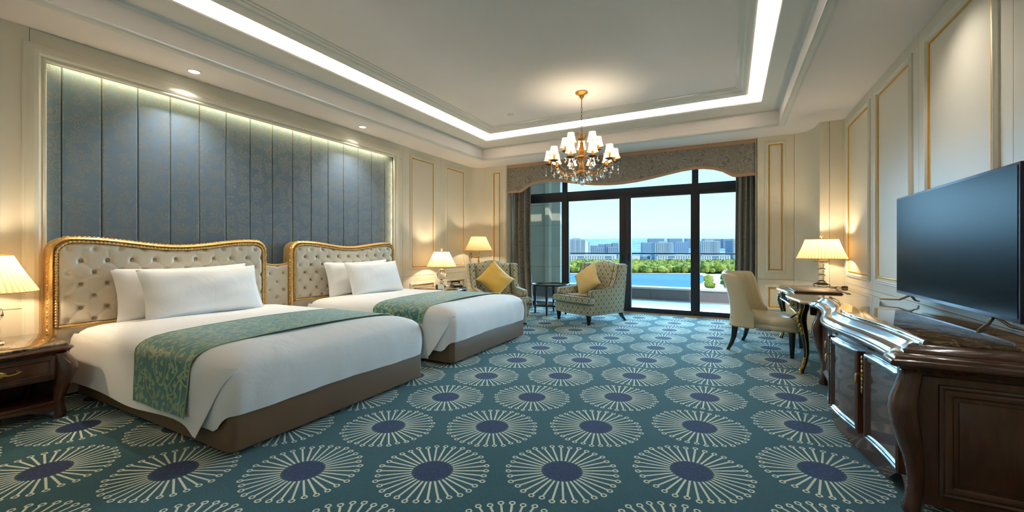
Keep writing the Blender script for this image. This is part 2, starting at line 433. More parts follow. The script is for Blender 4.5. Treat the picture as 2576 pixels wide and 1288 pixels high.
    def mesh(s, name, m, smooth=30, uv=False, bevel=0.0):
        me = bpy.data.meshes.new(name); me.from_pydata(s.v, [], s.f)
        bm = bmesh.new(); bm.from_mesh(me)
        bmesh.ops.recalc_face_normals(bm, faces=bm.faces)
        if bevel:
            es = [e for e in bm.edges if len(e.link_faces) == 2 and e.calc_face_angle(0) > 0.6]
            bmesh.ops.bevel(bm, geom=es, offset=bevel, segments=2, affect='EDGES', profile=0.6)
        if uv:
            ul = bm.loops.layers.uv.new('uv')
            for f in bm.faces:
                n = f.normal; k = max(range(3), key=lambda i: abs(n[i]))
                for lp in f.loops:
                    c = lp.vert.co; lp[ul].uv = ((c.y, c.z), (c.x, c.z), (c.x, c.y))[k]
        for f in bm.faces: f.smooth = bool(smooth)
        for e in bm.edges:
            if len(e.link_faces) == 2 and e.calc_face_angle(0) > math.radians(smooth): e.smooth = False
        bm.to_mesh(me); bm.free(); me.materials.append(m); me.name = name
        return me
    def obj(s, name, m, parent=None, loc=(0, 0, 0), rot=(0, 0, 0), kind=None, **kw):
        ob = bpy.data.objects.new(name, s.mesh(name, m, **kw)); C.objects.link(ob)
        ob.location = loc; ob.rotation_euler = rot
        if parent: ob.parent = parent
        if kind: ob['kind'] = kind
        return ob
def inst(name, me, parent=None, loc=(0, 0, 0), rot=(0, 0, 0), scale=(1, 1, 1)):
    ob = bpy.data.objects.new(name, me); C.objects.link(ob); ob.location = loc; ob.rotation_euler = rot; ob.scale = scale
    if parent: ob.parent = parent
    return ob
def tag(ob, label, cat, group=None, kind=None):
    ob['label'] = label; ob['category'] = cat
    if group: ob['group'] = group
    if kind: ob['kind'] = kind
    return ob
def thing(name, label, cat, loc=(0, 0, 0), rotz=0.0, group=None):
    ob = bpy.data.objects.new(name, None); C.objects.link(ob); ob.location = loc; ob.rotation_euler = (0, 0, rotz); ob.empty_display_size = 0.1
    return tag(ob, label, cat, group)
def structure(ob): ob['kind'] = 'structure'; return ob
def copy_tree(ob, label=None, loc=None, rotz=None, parent=None):
    c = ob.copy(); C.objects.link(c); c.parent = parent
    if parent is not None: c.matrix_parent_inverse = ob.matrix_parent_inverse.copy()
    if label: c['label'] = label
    if loc is not None: c.location = loc
    if rotz is not None: c.rotation_euler = (0, 0, rotz)
    for ch in [q for q in C.objects if q.parent == ob]: copy_tree(ch, parent=c)
    return c
def sstep(a, b, x):
    t = min(1, max(0, (x-a)/(b-a))); return t*t*(3-2*t)
# ------------------------------------------------------------------ the room shell
ZC, ZT = 3.1, 3.567
XL, XN, XR, YB, YN = -5.16, -5.26, 1.42, 7.96, -1.8
floor = structure(B().box(XL-0.3, XR+0.2, YN-0.2, 8.33, -0.2, 0).obj('floor', M['carpet'], smooth=0))
ceil = structure(B().box(XL-0.4, XR+0.3, YN-0.3, 8.8, ZT, ZT+0.2).obj('ceiling', M['ceil'], smooth=0))
def cpart(nm, b, m, **k): return b.obj(nm, m, ceil, **k)
for a in ((XL-0.4, TX0, YN-0.3, 8.8), (TX1, XR+0.3, YN-0.3, 8.8), (TX0, TX1, TY1, 8.8), (TX0, TX1, YN-0.3, TY0)):
    cpart('soffit', B().box(*a, ZC, ZT), M['ceil'], smooth=0)
tray = [(TX0, TY0), (TX1, TY0), (TX1, TY1), (TX0, TY1)]
cpart('soffit_bead', B().sweep(tray, [(0.075, 3.101), (0.075, 3.092), (0.06, 3.086), (0.052, 3.094), (0.02, 3.094), (0.012, 3.084), (0, 3.08), (-0.008, 3.086), (-0.008, 3.115), (0.0, 3.12)]), M['plaster'], smooth=60)
cpart('fascia_bead', B().sweep(tray, [(0, 3.30), (-0.012, 3.305), (-0.014, 3.318), (-0.006, 3.325), (-0.02, 3.332), (-0.022, 3.345), (0, 3.35)]), M['plaster'], smooth=60)
cpart('cove_cornice', B().sweep(tray, [(0, 3.335), (-0.03, 3.337), (-0.06, 3.341), (-0.10, 3.349), (-0.15, 3.364), (-0.19, 3.380), (-0.222, 3.396), (-0.24, 3.400), (-0.247, 3.412), (-0.24, 3.425), (-0.222, 3.425), (-0.215, 3.405), (-0.02, 3.39), (0, 3.39)]), M['plaster'], smooth=40)
ci = [(TX0+0.573, TY0+0.573), (TX1-0.573, TY0+0.573), (TX1-0.573, TY1-0.573), (TX0+0.573, TY1-0.573)]
cpart('crown_moulding', B().sweep(ci, [(0, 3.57), (0, 3.556), (0.03, 3.548), (0.03, 3.540), (0.065, 3.522), (0.070, 3.508), (0.10, 3.484), (0.135, 3.470), (0.152, 3.474), (0.158, 3.488), (0.158, 3.57)]), M['plaster'], smooth=40)

wl = structure(B().box(XN-0.2, XN-0.01, YN, 8.6, 0, ZC+0.1).obj('wall_left', M['cream'], smooth=0))
def mpL(v, z, d): return (XL+d, v, z)          # (along wall, height, out of wall)
def mpR(v, z, d): return (XR-d, v, z)
def mpW(u, z, d): return (u, YB-d, z)
NI = dict(v0=1.255, v1=5.365, z1=2.847)
def panel(b, mp, a0, a1, z0, z1, parent, th=0.03, depth=0.1, m='cream'):
    g = 0.0022
    return b.extrude([(a0+g, z0+g), (a1-g, z0+g), (a1-g, z1-g), (a0+g, z1-g)], mp, -depth, 0).obj('wall_panel', M[m], parent, smooth=0)
def frame(mp, a0, a1, z0, z1, parent, gold=0.055):
    rect = [(a0, z0), (a1, z0), (a1, z1), (a0, z1)]
    B().sweep(rect, [(0, 0), (0, 0.010), (-0.008, 0.016), (-0.016, 0.013), (-0.026, 0.022), (-0.036, 0.020), (-0.044, 0.008), (-0.05, 0.0)], mp=mp).obj('panel_moulding', M['mould'], parent, smooth=25)
    g = gold; r2 = [(a0+g, z0+g), (a1-g, z0+g), (a1-g, z1-g), (a0+g, z1-g)]
    B().sweep(r2, [(0.009, 0), (0.009, 0.006), (0.0, 0.012), (-0.009, 0.006), (-0.009, 0)], mp=mp).obj('gold_bead', M['goldline'], parent, smooth=60)
DZ = 0.765
B().box(XN-0.012, XL-0.03, YN, 1.175, 0, ZC).obj('joint_backing', M['gap'], wl, smooth=0)
B().box(XN-0.012, XL-0.03, 5.5, 7.72, 0, ZC).obj('joint_backing', M['gap'], wl, smooth=0)
for a0, a1 in ((YN, -0.4), (-0.4, 1.165)):
    panel(B(), mpL, a0, a1, 0.12, DZ, wl); panel(B(), mpL, a0, a1, DZ, ZC, wl)
    frame(mpL, a0+0.13, a1-0.16, 0.895, 3.0, wl); frame(mpL, a0+0.13, a1-0.16, 0.24, 0.64, wl)
panel(B(), mpL, 1.165, 5.59, 2.85, ZC, wl, depth=0.015)                                  # above the niche
panel(B(), mpL, 5.365, 5.59, 0.12, 2.85, wl, depth=0.015)
for a0, a1, f0, f1 in ((5.59, 6.69, 5.78, 6.50), (6.69, 7.734, 6.835, 7.535)):
    panel(B(), mpL, a0, a1, 0.12, DZ, wl); panel(B(), mpL, a0, a1, DZ, ZC, wl)
    frame(mpL, f0, f1, 0.875, 2.98, wl); frame(mpL, f0, f1, 0.24, 0.64, wl)
# niche frame, reveals and the fabric panels
fr_path = [(NI['v0'], 0.0), (NI['v1'], 0.0), (NI['v1'], NI['z1']), (NI['v0'], NI['z1'])]
op = [(NI['v1'], 0.0), (NI['v1'], NI['z1']), (NI['v0'], NI['z1']), (NI['v0'], 0.0)]
B().sweep(op, [(0, -0.02), (0, 0.028), (0.006, 0.034), (0.014, 0.034), (0.02, 0.026), (0.03, 0.026), (0.036, 0.04), (0.05, 0.05), (0.075, 0.05), (0.098, 0.038), (0.115, 0.022), (0.125, 0.02), (0.134, 0.012), (0.134, 0)], closed=False, mp=mpL).obj('niche_frame', M['mould'], wl, smooth=25)
B().sweep(op, [(0.0, -0.02), (0.0, -0.004), (0.04, -0.004)], closed=False, mp=mpL).obj('niche_reveal', M['mould'], wl, smooth=0)
seams = [1.16, 1.378, 1.643, 1.913, 2.185, 2.458, 2.735, 3.011, 3.292, 3.571, 3.851, 4.129, 4.405, 4.687, 4.968, 5.25, 5.5]
for a, b_ in zip(seams, seams[1:]):
    q = 0.004
    p = [(a+q, 0.75), (b_-q, 0.75), (b_-q, 2.96), (a+q, 2.96)]
    B().sweep(p, [(0.0, -0.02), (0.0, -0.008), (-0.003, -0.002), (-0.009, 0.0)], mp=lambda v, z, d: (XN+d, v, z)).add(
        [(XN, a+q+0.009, 0.759), (XN, b_-q-0.009, 0.759), (XN, b_-q-0.009, 2.951), (XN, a+q+0.009, 2.951)], [(0, 1, 2, 3)]).obj('fabric_panel', M['damask'], wl, smooth=20)
B().box(XN-0.012, XN-0.008, 1.14, 5.6, 0, 3.1).obj('joint_backing', M['gap'], wl, smooth=0)
B().box(XN-0.01, XN, 1.14, 5.47, 0, 0.745).obj('niche_dado', M['cream'], wl, smooth=0)
for a0, a1 in ((YN, 1.12), (5.5, 7.73)):
    structure(B().sweep([(a0, 0.12), (a1, 0.12)], [(0, 0), (0, 0.018), (-0.01, 0.024), (0.11, 0.024), (0.12, 0.02)], closed=False, mp=mpL).obj('baseboard_left', M['mould'], smooth=30))
# far wall: curved corners, two piers, window recess
wb = structure(B().box(-5.5, -4.36, YB+0.03, 8.8, 0, ZC+0.05).obj('wall_far', M['cream'], smooth=0))
B().box(0.386, 1.7, YB+0.03, 8.8, 0, ZC+0.05).obj('pier_core', M['cream'], wb, smooth=0)
def cornerL(r=0.24, n=10):
    cx, cy = XL+r, YB-r
    return [(cx-r*math.cos(a), cy+r*math.sin(a)) for a in [PI/2*k/n for k in range(n+1)]]
cl = cornerL()
def curved(pts, z0, z1, name, m, parent, d=0.02):
    b = B(); n = len(pts)
    vs = [(x, y, z0) for x, y in pts]+[(x, y, z1) for x, y in pts]; fs = [(i, i+1, n+i+1, n+i) for i in range(n-1)]
    return b.add(vs, fs).obj(name, m, parent, smooth=40)
for z0, z1 in ((0.0, DZ-0.002), (DZ+0.002, ZC)): curved(cl, z0, z1, 'curved_corner', M['cream'], wb)
panel(B(), mpW, XL+0.24, -4.35, 0.0, DZ, wb, depth=0.03); panel(B(), mpW, XL+0.24, -4.35, DZ, ZC, wb, depth=0.03)
frame(mpW, -4.715, -4.46, 0.89, 3.0, wb, 0.06); frame(mpW, -4.715, -4.46, 0.24, 0.66, wb, 0.06)
panel(B(), mpW, 0.376, 0.90, 0.0, DZ, wb, depth=0.03); panel(B(), mpW, 0.376, 0.90, DZ, ZC, wb, depth=0.03)
frame(mpW, 0.50, 0.79, 0.865, 3.02, wb, 0.06); frame(mpW, 0.50, 0.79, 0.26, 0.68, wb, 0.06)
s_curve = [(0.902, 7.96), (0.96, 7.945), (1.01, 7.91), (1.055, 7.86), (1.09, 7.79), (1.115, 7.70), (1.13, 7.60), (1.137, 7.50), (1.142, 7.39), (1.147, 7.385)]
for z0, z1 in ((0.0, DZ-0.002), (DZ+0.002, ZC)): curved(s_curve, z0, z1, 'curved_corner', M['cream'], wb)
B().box(1.147, 1.254, 7.385, 7.5, 0, ZC).obj('wall_panel', M['cream'], wb, smooth=0)
B().box(1.258, 1.43, 7.385, 7.5, 0, ZC).obj('wall_panel', M['cream'], wb, smooth=0)
B().box(1.16, 1.43, 7.41, 7.9, 0, ZC).obj('joint_backing', M['gap'], wb, smooth=0)
B().box(-4.36, -4.34, YB, 8.4, 0, 3.1).obj('reveal_left', M['cream'], wb, smooth=0)
B().box(0.37, 0.39, YB, 8.4, 0, 3.1).obj('reveal_right', M['cream'], wb, smooth=0)
# right wall and the wall behind the camera
wr = structure(B().box(XR+0.09, XR+0.3, YN, 8.6, 0, ZC+0.1).obj('wall_right', M['cream'], smooth=0))
B().box(XR+0.03, XR+0.08, YN, 7.45, 0, ZC).obj('joint_backing', M['gap'], wr, smooth=0)
rs = [YN, -0.5, 0.8, 2.11, 3.41, 4.745, 6.05, 7.38]
for a0, a1 in zip(rs, rs[1:]):
    panel(B(), mpR, a0, a1, 0.0, 0.79, wr); panel(B(), mpR, a0, a1, 0.79, ZC, wr)
    f0, f1 = a0+0.13, a1-0.145
    if a0 > 6: f0, f1 = 6.125, 7.175
    frame(mpR, f0, f1, 0.885, 2.985, wr, 0.07)
    if a0 < 2: frame(mpR, f0, f1, 0.24, 0.66, wr, 0.07)
structure(B().box(XL-0.3, XR+0.3, YN-0.2, YN, 0, ZC+0.1).obj('wall_near', M['cream'], smooth=0))


# ------------------------------------------------------------------ window
win = structure(B().box(-4.34, 0.39, 8.38, 8.48, 2.33, 2.485).obj('window_1', M['frame'], smooth=30, bevel=0.006))
def wp(nm, b, m='frame', **k): return b.obj(nm, M[m], win, **k)
for x0, x1 in ((-3.205, -3.085), (-0.64, -0.525)): wp('mullion', B().box(x0, x1, 8.37, 8.49, 0.0, 3.1), bevel=0.006)
for x0, x1 in ((-4.34, -4.25), (0.29, 0.386)): wp('mullion', B().box(x0, x1, 8.38, 8.48, 0.0, 3.1), bevel=0.006)
wp('window_frame', B().box(-4.34, 0.39, 8.38, 8.48, 3.02, 3.1), bevel=0.006)
wp('threshold', B().box(-4.34, 0.39, 8.36, 8.50, 0.0, 0.045), bevel=0.006)
wp('sill_strip', B().box(-4.34, 0.39, 8.32, 8.36, 0.0, 0.02), 'braid')
def leaf(x0, x1, st=0.045, bt=0.095, y0=8.395, y1=8.465):
    b = B().box(x0, x0+st, y0, y1, 0.045, 2.33).box(x1-st, x1, y0, y1, 0.045, 2.33).box(x0+st, x1-st, y0, y1, 0.045, bt+0.045).box(x0+st, x1-st, y0, y1, 2.285, 2.33)
    wp('door_leaf', b, smooth=20); wp('window_pane', B().box(x0+st, x1-st, 8.427, 8.433, bt+0.045, 2.285), 'glass', smooth=0)
leaf(-3.085, -1.87, 0.105 if False else 0.02, 0.06); leaf(-1.87, -0.64, 0.02, 0.06); leaf(-4.25, -3.205, 0.02, 0.06); leaf(-0.525, 0.29, 0.02, 0.06)
wp('door_stile', B().box(-1.985, -1.873, 8.385, 8.475, 0.045, 2.33), bevel=0.004); wp('door_stile', B().box(-1.867, -1.755, 8.385, 8.475, 0.045, 2.33), bevel=0.004)
for x in (-1.93, -1.81):
    wp('door_handle', B().box(x-0.016, x+0.016, 8.375, 8.386, 1.02, 1.20).tube([(x, 8.375, 1.14), (x, 8.335, 1.14), (x, 8.33, 1.125), (x, 8.33, 1.02)], 0.009, 8), 'plastic', smooth=40)
for x0, x1 in ((-4.25, -3.205), (-3.085, -0.64), (-0.525, 0.29)): wp('window_pane', B().box(x0, x1, 8.427, 8.433, 2.485, 3.02), 'glass', smooth=0)

# pelmet with scalloped braid and the two curtains
pts = [(-4.345, 2.495), (-4.05, 2.49), (-4.0, 2.50), (-3.94, 2.535), (-3.84, 2.60), (-3.70, 2.648), (-3.55, 2.675), (-3.42, 2.68), (-3.2, 2.662), (-2.95, 2.62), (-2.66, 2.567), (-2.4, 2.53), (-2.15, 2.512), (-1.98, 2.508)]
full = pts+[(-3.97-x, z) for x, z in reversed(pts[:-1])]
full[-1] = (0.373, full[-1][1])
pel = thing('pelmet', 'taupe scroll-patterned fabric pelmet with wavy rose braid edge above the window', 'pelmet', (-1.985, 8.0, 2.5))
def mpP(a, z, d): return (a+1.985, d, z-2.5)
B().extrude(full+[(0.373, 3.095), (-4.345, 3.095)], mpP, 0, 0.05).obj('fabric_board', M['scroll'], pel, uv=True, smooth=20)
B().sweep(full, [(-0.042, -0.001), (-0.042, -0.007), (0.002, -0.008), (0.004, 0.0)], closed=False, mp=mpP).obj('lower_braid', M['braid'], pel, smooth=40)
B().box(-4.345+1.985, 0.373+1.985, -0.012, 0, 0.535, 0.595).obj('upper_braid', M['braid'], pel, smooth=0)
def curtain(x0, x1, label, seed):
    r = random.Random(seed); t = thing('curtain', label, 'curtain', ((x0+x1)/2, 8.16, 0.01))
    hw = (x1-x0)/2; ph = r.random()*6
    def f(a, b_):
        z = b_*2.75; s_ = a*2-1; low = 1.0+0.03*math.sin(z*2+ph)
        sign = -1 if x0 < -2 else 1
        x = s_*hw*low + (sign*-0.035)*(1-sstep(0, 1.2, z))
        y = 0.062*math.sin(a*PI*2*3.6+ph+0.25*math.sin(z*1.3))+0.018*math.sin(a*37+z*1.1)
        return (x, y, z)
    B().grid(f, 120, 26).grid(lambda a, b_: (f(a, b_)[0], f(a, b_)[1]+0.006, f(a, b_)[2]), 120, 26).obj('drape', M['scroll'], t, smooth=80, uv=False)
    me = [c for c in C.objects if c.parent == t][0].data
    ul = me.uv_layers.new(name='uv')
    for lp in me.loops:
        k = lp.vertex_index % (120*26); a, b_ = k//26/119, k % 26/25; ul.data[lp.index].uv = (a*0.95, b_*2.75)
    B().tube([(-hw, 0.02, 2.77), (hw, 0.02, 2.77)], 0.012).obj('curtain_rail', M['frame'], t)
    return t
curtain(-4.33, -3.83, 'pleated taupe curtain behind the yellow-cushioned armchair in the corner', 1)
curtain(0.075, 0.375, 'pleated taupe curtain behind the cream desk chair', 2)

# ------------------------------------------------------------------ balcony and the city beyond
bal = structure(B().box(-6.2, 2.6, 8.5, 10.95, -0.25, -0.01).obj('balcony_floor', M['balcony'], smooth=0))
par = structure(B().box(-6.2, 2.6, 10.95, 11.2, -0.25, 0.25).obj('parapet_wall', M['stone_dark'], smooth=0))
for k in range(8): B().box(-6.2+k*1.1+0.004, -6.2+(k+1)*1.1-0.004, 10.935, 10.951, -0.01, 0.245).obj('granite_slab', M['stone_dark'], par, smooth=0)
B().box(-6.2, 2.6, 10.91, 11.24, 0.25, 0.30).obj('coping', M['white_stone'], par, smooth=0, bevel=0.008)
rail = thing('balcony_railing', 'dark handrail on clear glass panels along the balcony parapet', 'railing', (-1.8, 11.07, 0.3))
B().box(-4.1, 4.3, -0.025, 0.025, 0.835, 0.87).obj('handrail', M['frame'], rail, bevel=0.006)
for k in range(5): B().box(-4.1+k*1.68+0.01, -4.1+(k+1)*1.68-0.01, -0.006, 0.006, 0.0, 0.835).obj('glass_panel', M['rail_glass'], rail, smooth=0)
pier = structure(B().box(-5.9, -3.99, 10.25, 10.9, -0.02, 0.24).obj('column_plinth', M['stone_dark'], smooth=0, bevel=0.01))
for k in range(8):
    z0 = 0.24+k*0.555; z1 = z0+0.549
    B().extrude([(-5.9, 10.3), (-4.47, 10.3), (-4.38, 10.17), (-4.27, 10.17), (-4.24, 10.3), (-4.0, 10.3), (-4.0, 10.88), (-5.9, 10.88)], lambda a, b_, d: (a, b_, d), z0, z1).obj('stone_block', M['stone'], pier, smooth=0)
structure(B().box(-6.3, -5.9, 8.45, 11.2, -0.2, 4.6).obj('wall_balcony', M['stone'], smooth=0))
structure(B().box(-6.4, 2.8, 8.85, 10.9, 3.9, 4.2).obj('roof_slab', M['ceil'], smooth=0))

SY, CY = math.sin(YAW), math.cos(YAW)
def cw(l, d): return (-SY*d+CY*l, CY*d+SY*l)      # city grid, turned against the hotel
G = -40.0
def gz(d): return G + max(0, d-1650)*0.04
def f_land(m, b):
    x, y, z = xyz(position())
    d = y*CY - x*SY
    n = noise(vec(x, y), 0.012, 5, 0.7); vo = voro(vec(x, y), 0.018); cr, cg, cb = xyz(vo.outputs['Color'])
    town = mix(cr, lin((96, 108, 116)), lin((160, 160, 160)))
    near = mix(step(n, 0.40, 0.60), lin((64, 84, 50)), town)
    far = mix(step(noise(vec(x, y), 0.003, 4), 0.42, 0.58), lin((66, 88, 108)), lin((92, 112, 128)))  # distance haze put into the colour: far land turns pale blue
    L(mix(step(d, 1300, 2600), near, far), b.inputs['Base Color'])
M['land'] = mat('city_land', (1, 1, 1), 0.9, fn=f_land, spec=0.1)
DS = [60, 150, 400, 690, 900, 1200, 1650, 1900, 2300, 2800, 3500, 4300, 5200, 6200, 7400, 8200]
def gf(a, b_):
    d = DS[int(round(b_*(len(DS)-1)))]; l = (a*2-1)*max(400, d*1.1); x, y = cw(l, d); return (x, y, gz(d)-(0.8 if d < 700 else 0) + (0 if d < 5000 else 6*math.sin(a*40)))
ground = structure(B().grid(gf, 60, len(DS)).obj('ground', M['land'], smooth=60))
def f_water(m, b):
    x, y, z = xyz(position()); n = noise(vec(x*0.3, y), 0.01, 3)
    L(mix(n, lin((74, 104, 122)), lin((98, 128, 144))), b.inputs['Base Color'])
    L(bump(noise(vec(x, y), 0.25, 3), 0.5, 0.5), b.inputs['Normal'])
M['water'] = mat('lake_water', (1, 1, 1), 0.9, fn=f_water, spec=0.0)
lake_pts = [(-420, 686), (-100, 690), (100, 698), (200, 704), (314, 692), (290, 613), (262, 545), (235, 500), (208, 456), (174, 401), (140, 340), (-260, 300)]
structure(B().extrude([cw(l, d) for l, d in lake_pts], lambda a, b_, d: (a, b_, d), G-3, G+0.2).obj('lake', M['water'], smooth=0))
M['quay'] = mat('white_quay_stone', (180, 170, 154), 0.8, var=0.15, vs=0.08)
edge = lake_pts[:11]
qb = B()
quay = structure(qb.sweep([cw(l, d) for l, d in edge], [(-9, G-2), (-9, G+1.4), (4, G+1.4), (4, G-2)], closed=False, cprof=True).obj('quay_path', M['quay'], smooth=0))
structure(B().extrude([cw(l, d) for l, d in [(318, 690), (295, 613), (266, 545), (238, 500), (212, 456), (178, 401), (144, 340), (500, 340), (640, 690)]], lambda a, b_, d: (a, b_, d), G-1, G+0.6).obj('plaza_pavement', M['quay'], smooth=0))
# woodland belt along the far shore: masses of small crowns nobody could count
def f_tree(c1, c2):
    def f(m, b):
        n = noise(position(), 0.06, 3, 0.7); L(mix(step(n, 0.35, 0.65), lin(c1), lin(c2)), b.inputs['Base Color']); L(bump(noise(position(), 0.9, 2), 1.0, 1.5), b.inputs['Normal'])
    return f
M['trees'] = mat('tree_crowns', (1, 1, 1), 0.9, fn=f_tree((66, 92, 36), (170, 172, 84)), spec=0.1)
rr = random.Random(5)
ico = bmesh.new(); bmesh.ops.create_icosphere(ico, subdivisions=1, radius=1); iv = [v.co.copy() for v in ico.verts]; iff = [tuple(v.index for v in f.verts) for f in ico.faces]; ico.free()
def crown(b, x, y, z, r, h):
    b.add([(x+v.x*r*(1+rr.uniform(-.2, .2)), y+v.y*r*(1+rr.uniform(-.2, .2)), z+h*0.5+v.z*h*0.55*(1+rr.uniform(-.2, .2))) for v in iv], iff)
tb = B()
for i in range(2600):
    d = 712+430*rr.random()**1.25; l = rr.uniform(-0.32, 0.62)*d*1.02
    x, y = cw(l, d); crown(tb, x, y, G, rr.uniform(5, 9.5), rr.uniform(9, 17))
tag(tb.obj('woodland', M['trees'], smooth=0), 'belt of green woodland along the far lake shore', 'woodland', kind='stuff')
tree_me = None
for i in range(24):
    d = 400+34*(i//3)+rr.uniform(-6, 6); l = d*(0.475+0.05*(i % 3)+0.04*((i//3) % 2)+(0.06 if d > 520 else 0))
    b = B(); crown(b, 0, 0, 3.0, rr.uniform(4, 6), rr.uniform(7, 10)); crown(b, 2.5, 1, 3.0, 4, 6)
    x, y = cw(l, d); t = thing('plaza_tree', 'small round tree growing on the white lakeside plaza', 'tree', (x, y, G+0.6), 0, 'trees on the lakeside plaza')
    b.obj('crown', M['trees'], t, smooth=0); B().tube([(0, 0, 0), (0, 0, 5)], 0.5, 6).obj('trunk', M['base'], t)

# buildings. x in city metres at 1590 m: (px-1288)*1.53
def facade(name, wall, glass, nx, nz, fx=0.72, fz=0.6):
    def f(m, b):
        u, v, _ = xyz(coord('UV'))
        gx = (fr(u/nx) < fx); gy = (fr(v/nz) < fz)
        n = noise(vec(u, v), 0.05, 2)
        L(mix(gx*gy, lin(wall), mix(n, lin(glass), tuple(q*1.25 for q in lin(glass)))), b.inputs['Base Color'])
        L(0.7 - gx*gy*0.35, b.inputs['Roughness'])
    return mat(name, (1, 1, 1), 0.6, fn=f, spec=0.3)
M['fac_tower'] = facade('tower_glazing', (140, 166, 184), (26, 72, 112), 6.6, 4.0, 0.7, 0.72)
M['fac_slab'] = facade('slab_windows', (116, 146, 174), (64, 100, 138), 9, 5.0, 0.5, 0.6)  # slab, block and far facades carry distance haze in their pale blue colours
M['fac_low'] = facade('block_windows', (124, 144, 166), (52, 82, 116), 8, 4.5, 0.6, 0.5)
M['fac_far'] = facade('hazed_far_windows', (108, 138, 166), (86, 120, 152), 16, 9, 0.5, 0.6)
M['bwhite'] = mat('pale_cladding', (190, 196, 202), 0.7, var=0.04, vs=0.05)
M['broof'] = mat('grey_roof', (140, 160, 180), 0.8, var=0.1, vs=0.05)
M['darkband'] = mat('dark_glazing', (62, 98, 134), 0.35)
def bldg(name, label, l, d, wdt, dep, h, fm='fac_tower', group=None, parts=None, bow=0.0, z=None):
    x, y = cw(l, d); t = thing(name, label, 'building', (x, y, gz(d) if z is None else z), YAW, group)
    if bow:
        n = 12; pl = [(-wdt/2+wdt*k/n, -bow*(1-(2*k/n-1)**2)) for k in range(n+1)]+[(wdt/2, dep), (-wdt/2, dep)]
    else: pl = [(-wdt/2, 0), (wdt/2, 0), (wdt/2, dep), (-wdt/2, dep)]
    B().extrude(pl, lambda a, b_, q: (a, b_, q), 0, h).obj('wall', M[fm], t, smooth=20, uv=True)
    B().extrude([(a*0.96, b_*0.96+0.3) for a, b_ in pl], lambda a, b_, q: (a, b_, q), h, h+2.5).obj('roof', M['broof'], t, smooth=0)
    if parts: parts(t, wdt, dep, h, pl)
    return t
def fins(t, wdt, dep, h, pl):
    b = B(); n = 12
    for k in range(n+1):
        a, q = pl[k] if len(pl) > 5 else (-wdt/2+wdt*k/n, 0)
        b.box(a-0.5, a+0.5, q-1.2, q+0.4, 0, h)
    b.obj('facade_fins', M['bwhite'], t, smooth=0)
    B().box(-wdt*0.25, wdt*0.25, dep*0.3, dep*0.7, h+2.5, h+8).obj('roof_plant', M['broof'], t, smooth=0)
def side_core(t, wdt, dep, h, pl):
    fins(t, wdt, dep, h, pl)
    B().box(wdt/2, wdt/2+15, 4, dep, 0, h-6).obj('stair_core', M['bwhite'], t, smooth=0)
    B().box(wdt/2+15, wdt/2+18, 6, dep, 0, h-8).obj('dark_recess', M['darkband'], t, smooth=0)
bldg('tower', 'flat-topped blue glass tower at the left edge of the view, above the lake', 252, 1600, 60, 40, 78, parts=side_core)
bldg('tower', 'rounded-top blue glass tower right of the middle door leaves', 590, 1600, 71, 45, 66, parts=fins, bow=7)
bldg('tower', 'wide blue glass tower seen through the right-hand window pane', 769, 1600, 70, 45, 72, parts=fins, bow=3)
bldg('tower', 'blue glass tower with white side wing beside the right curtain', 876, 1600, 40, 60, 76, parts=fins)
def pod(t, wdt, dep, h, pl):
    for r_ in range(2):
        k = 0; x = -wdt/2+4
        while x < wdt/2-8:
            w_ = 26 if k % 9 == 4 else 4.2
            if x+w_ < wdt/2-2: B().box(x, x+w_, -0.5, 0.3, 3+r_*8, 8+r_*8).obj('window', M['darkband'], t, smooth=0)
            x += w_+5; k += 1
    B().box(-wdt/2-1, wdt/2+1, -1, dep+1, h+2.5, h+3.5).obj('cornice', M['bwhite'], t, smooth=0)
bldg('podium_block', 'long white podium block with small dark windows at the foot of the left tower', 300, 1562, 190, 28, 20, 'bwhite', parts=pod)
bldg('podium_block', 'white podium block with small dark windows under the rounded tower', 628, 1562, 160, 24, 18, 'bwhite', parts=pod)
bldg('podium_block', 'white podium block with small dark windows under the wide right tower', 770, 1562, 110, 30, 18, 'bwhite', parts=pod)
rr = random.Random(11)
for k, (px, wd, hh) in enumerate(((1497, 28, 44), (1516, 26, 50), (1533, 26, 52), (1550, 26, 56), (1508, 40, 34), (1543, 40, 38))):
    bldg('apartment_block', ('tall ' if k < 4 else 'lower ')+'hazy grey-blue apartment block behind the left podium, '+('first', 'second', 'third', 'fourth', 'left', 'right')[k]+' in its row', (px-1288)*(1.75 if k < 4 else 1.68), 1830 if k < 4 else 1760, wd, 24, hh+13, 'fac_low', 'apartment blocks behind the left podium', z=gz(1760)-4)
for k, (px, wd, hh) in enumerate(((1634, 62, 60), (1716, 66, 62))):
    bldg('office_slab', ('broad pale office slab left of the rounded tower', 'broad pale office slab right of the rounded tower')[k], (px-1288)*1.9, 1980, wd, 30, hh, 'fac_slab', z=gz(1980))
for k, (px, wd, hh) in enumerate(((1650, 110, 62), (1698, 96, 62), (1737, 70, 62), (1790, 120, 60), (1835, 110, 60))):
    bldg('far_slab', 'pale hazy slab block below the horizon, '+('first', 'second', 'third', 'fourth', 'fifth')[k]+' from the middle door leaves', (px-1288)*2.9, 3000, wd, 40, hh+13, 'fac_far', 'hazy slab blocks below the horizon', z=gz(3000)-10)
grid_spots = [(px, d) for d in (1640, 1720, 1800) for px in (1600, 1626, 1712, 1736, 1816)]
words = ('nearest', 'middle', 'farthest'); cols = ('first', 'second', 'third', 'fourth', 'fifth', 'sixth')
for k, (px, d) in enumerate(grid_spots):
    bldg('low_building', '%s low flat-roofed building of the %s street row, counted from the middle door leaves' % (words[k//5], cols[k % 5]), (px-1288)/1040*d, d, rr.uniform(26, 38), rr.uniform(24, 50), rr.uniform(8, 18), 'fac_low' if k % 2 else 'bwhite', 'low buildings behind the woodland')
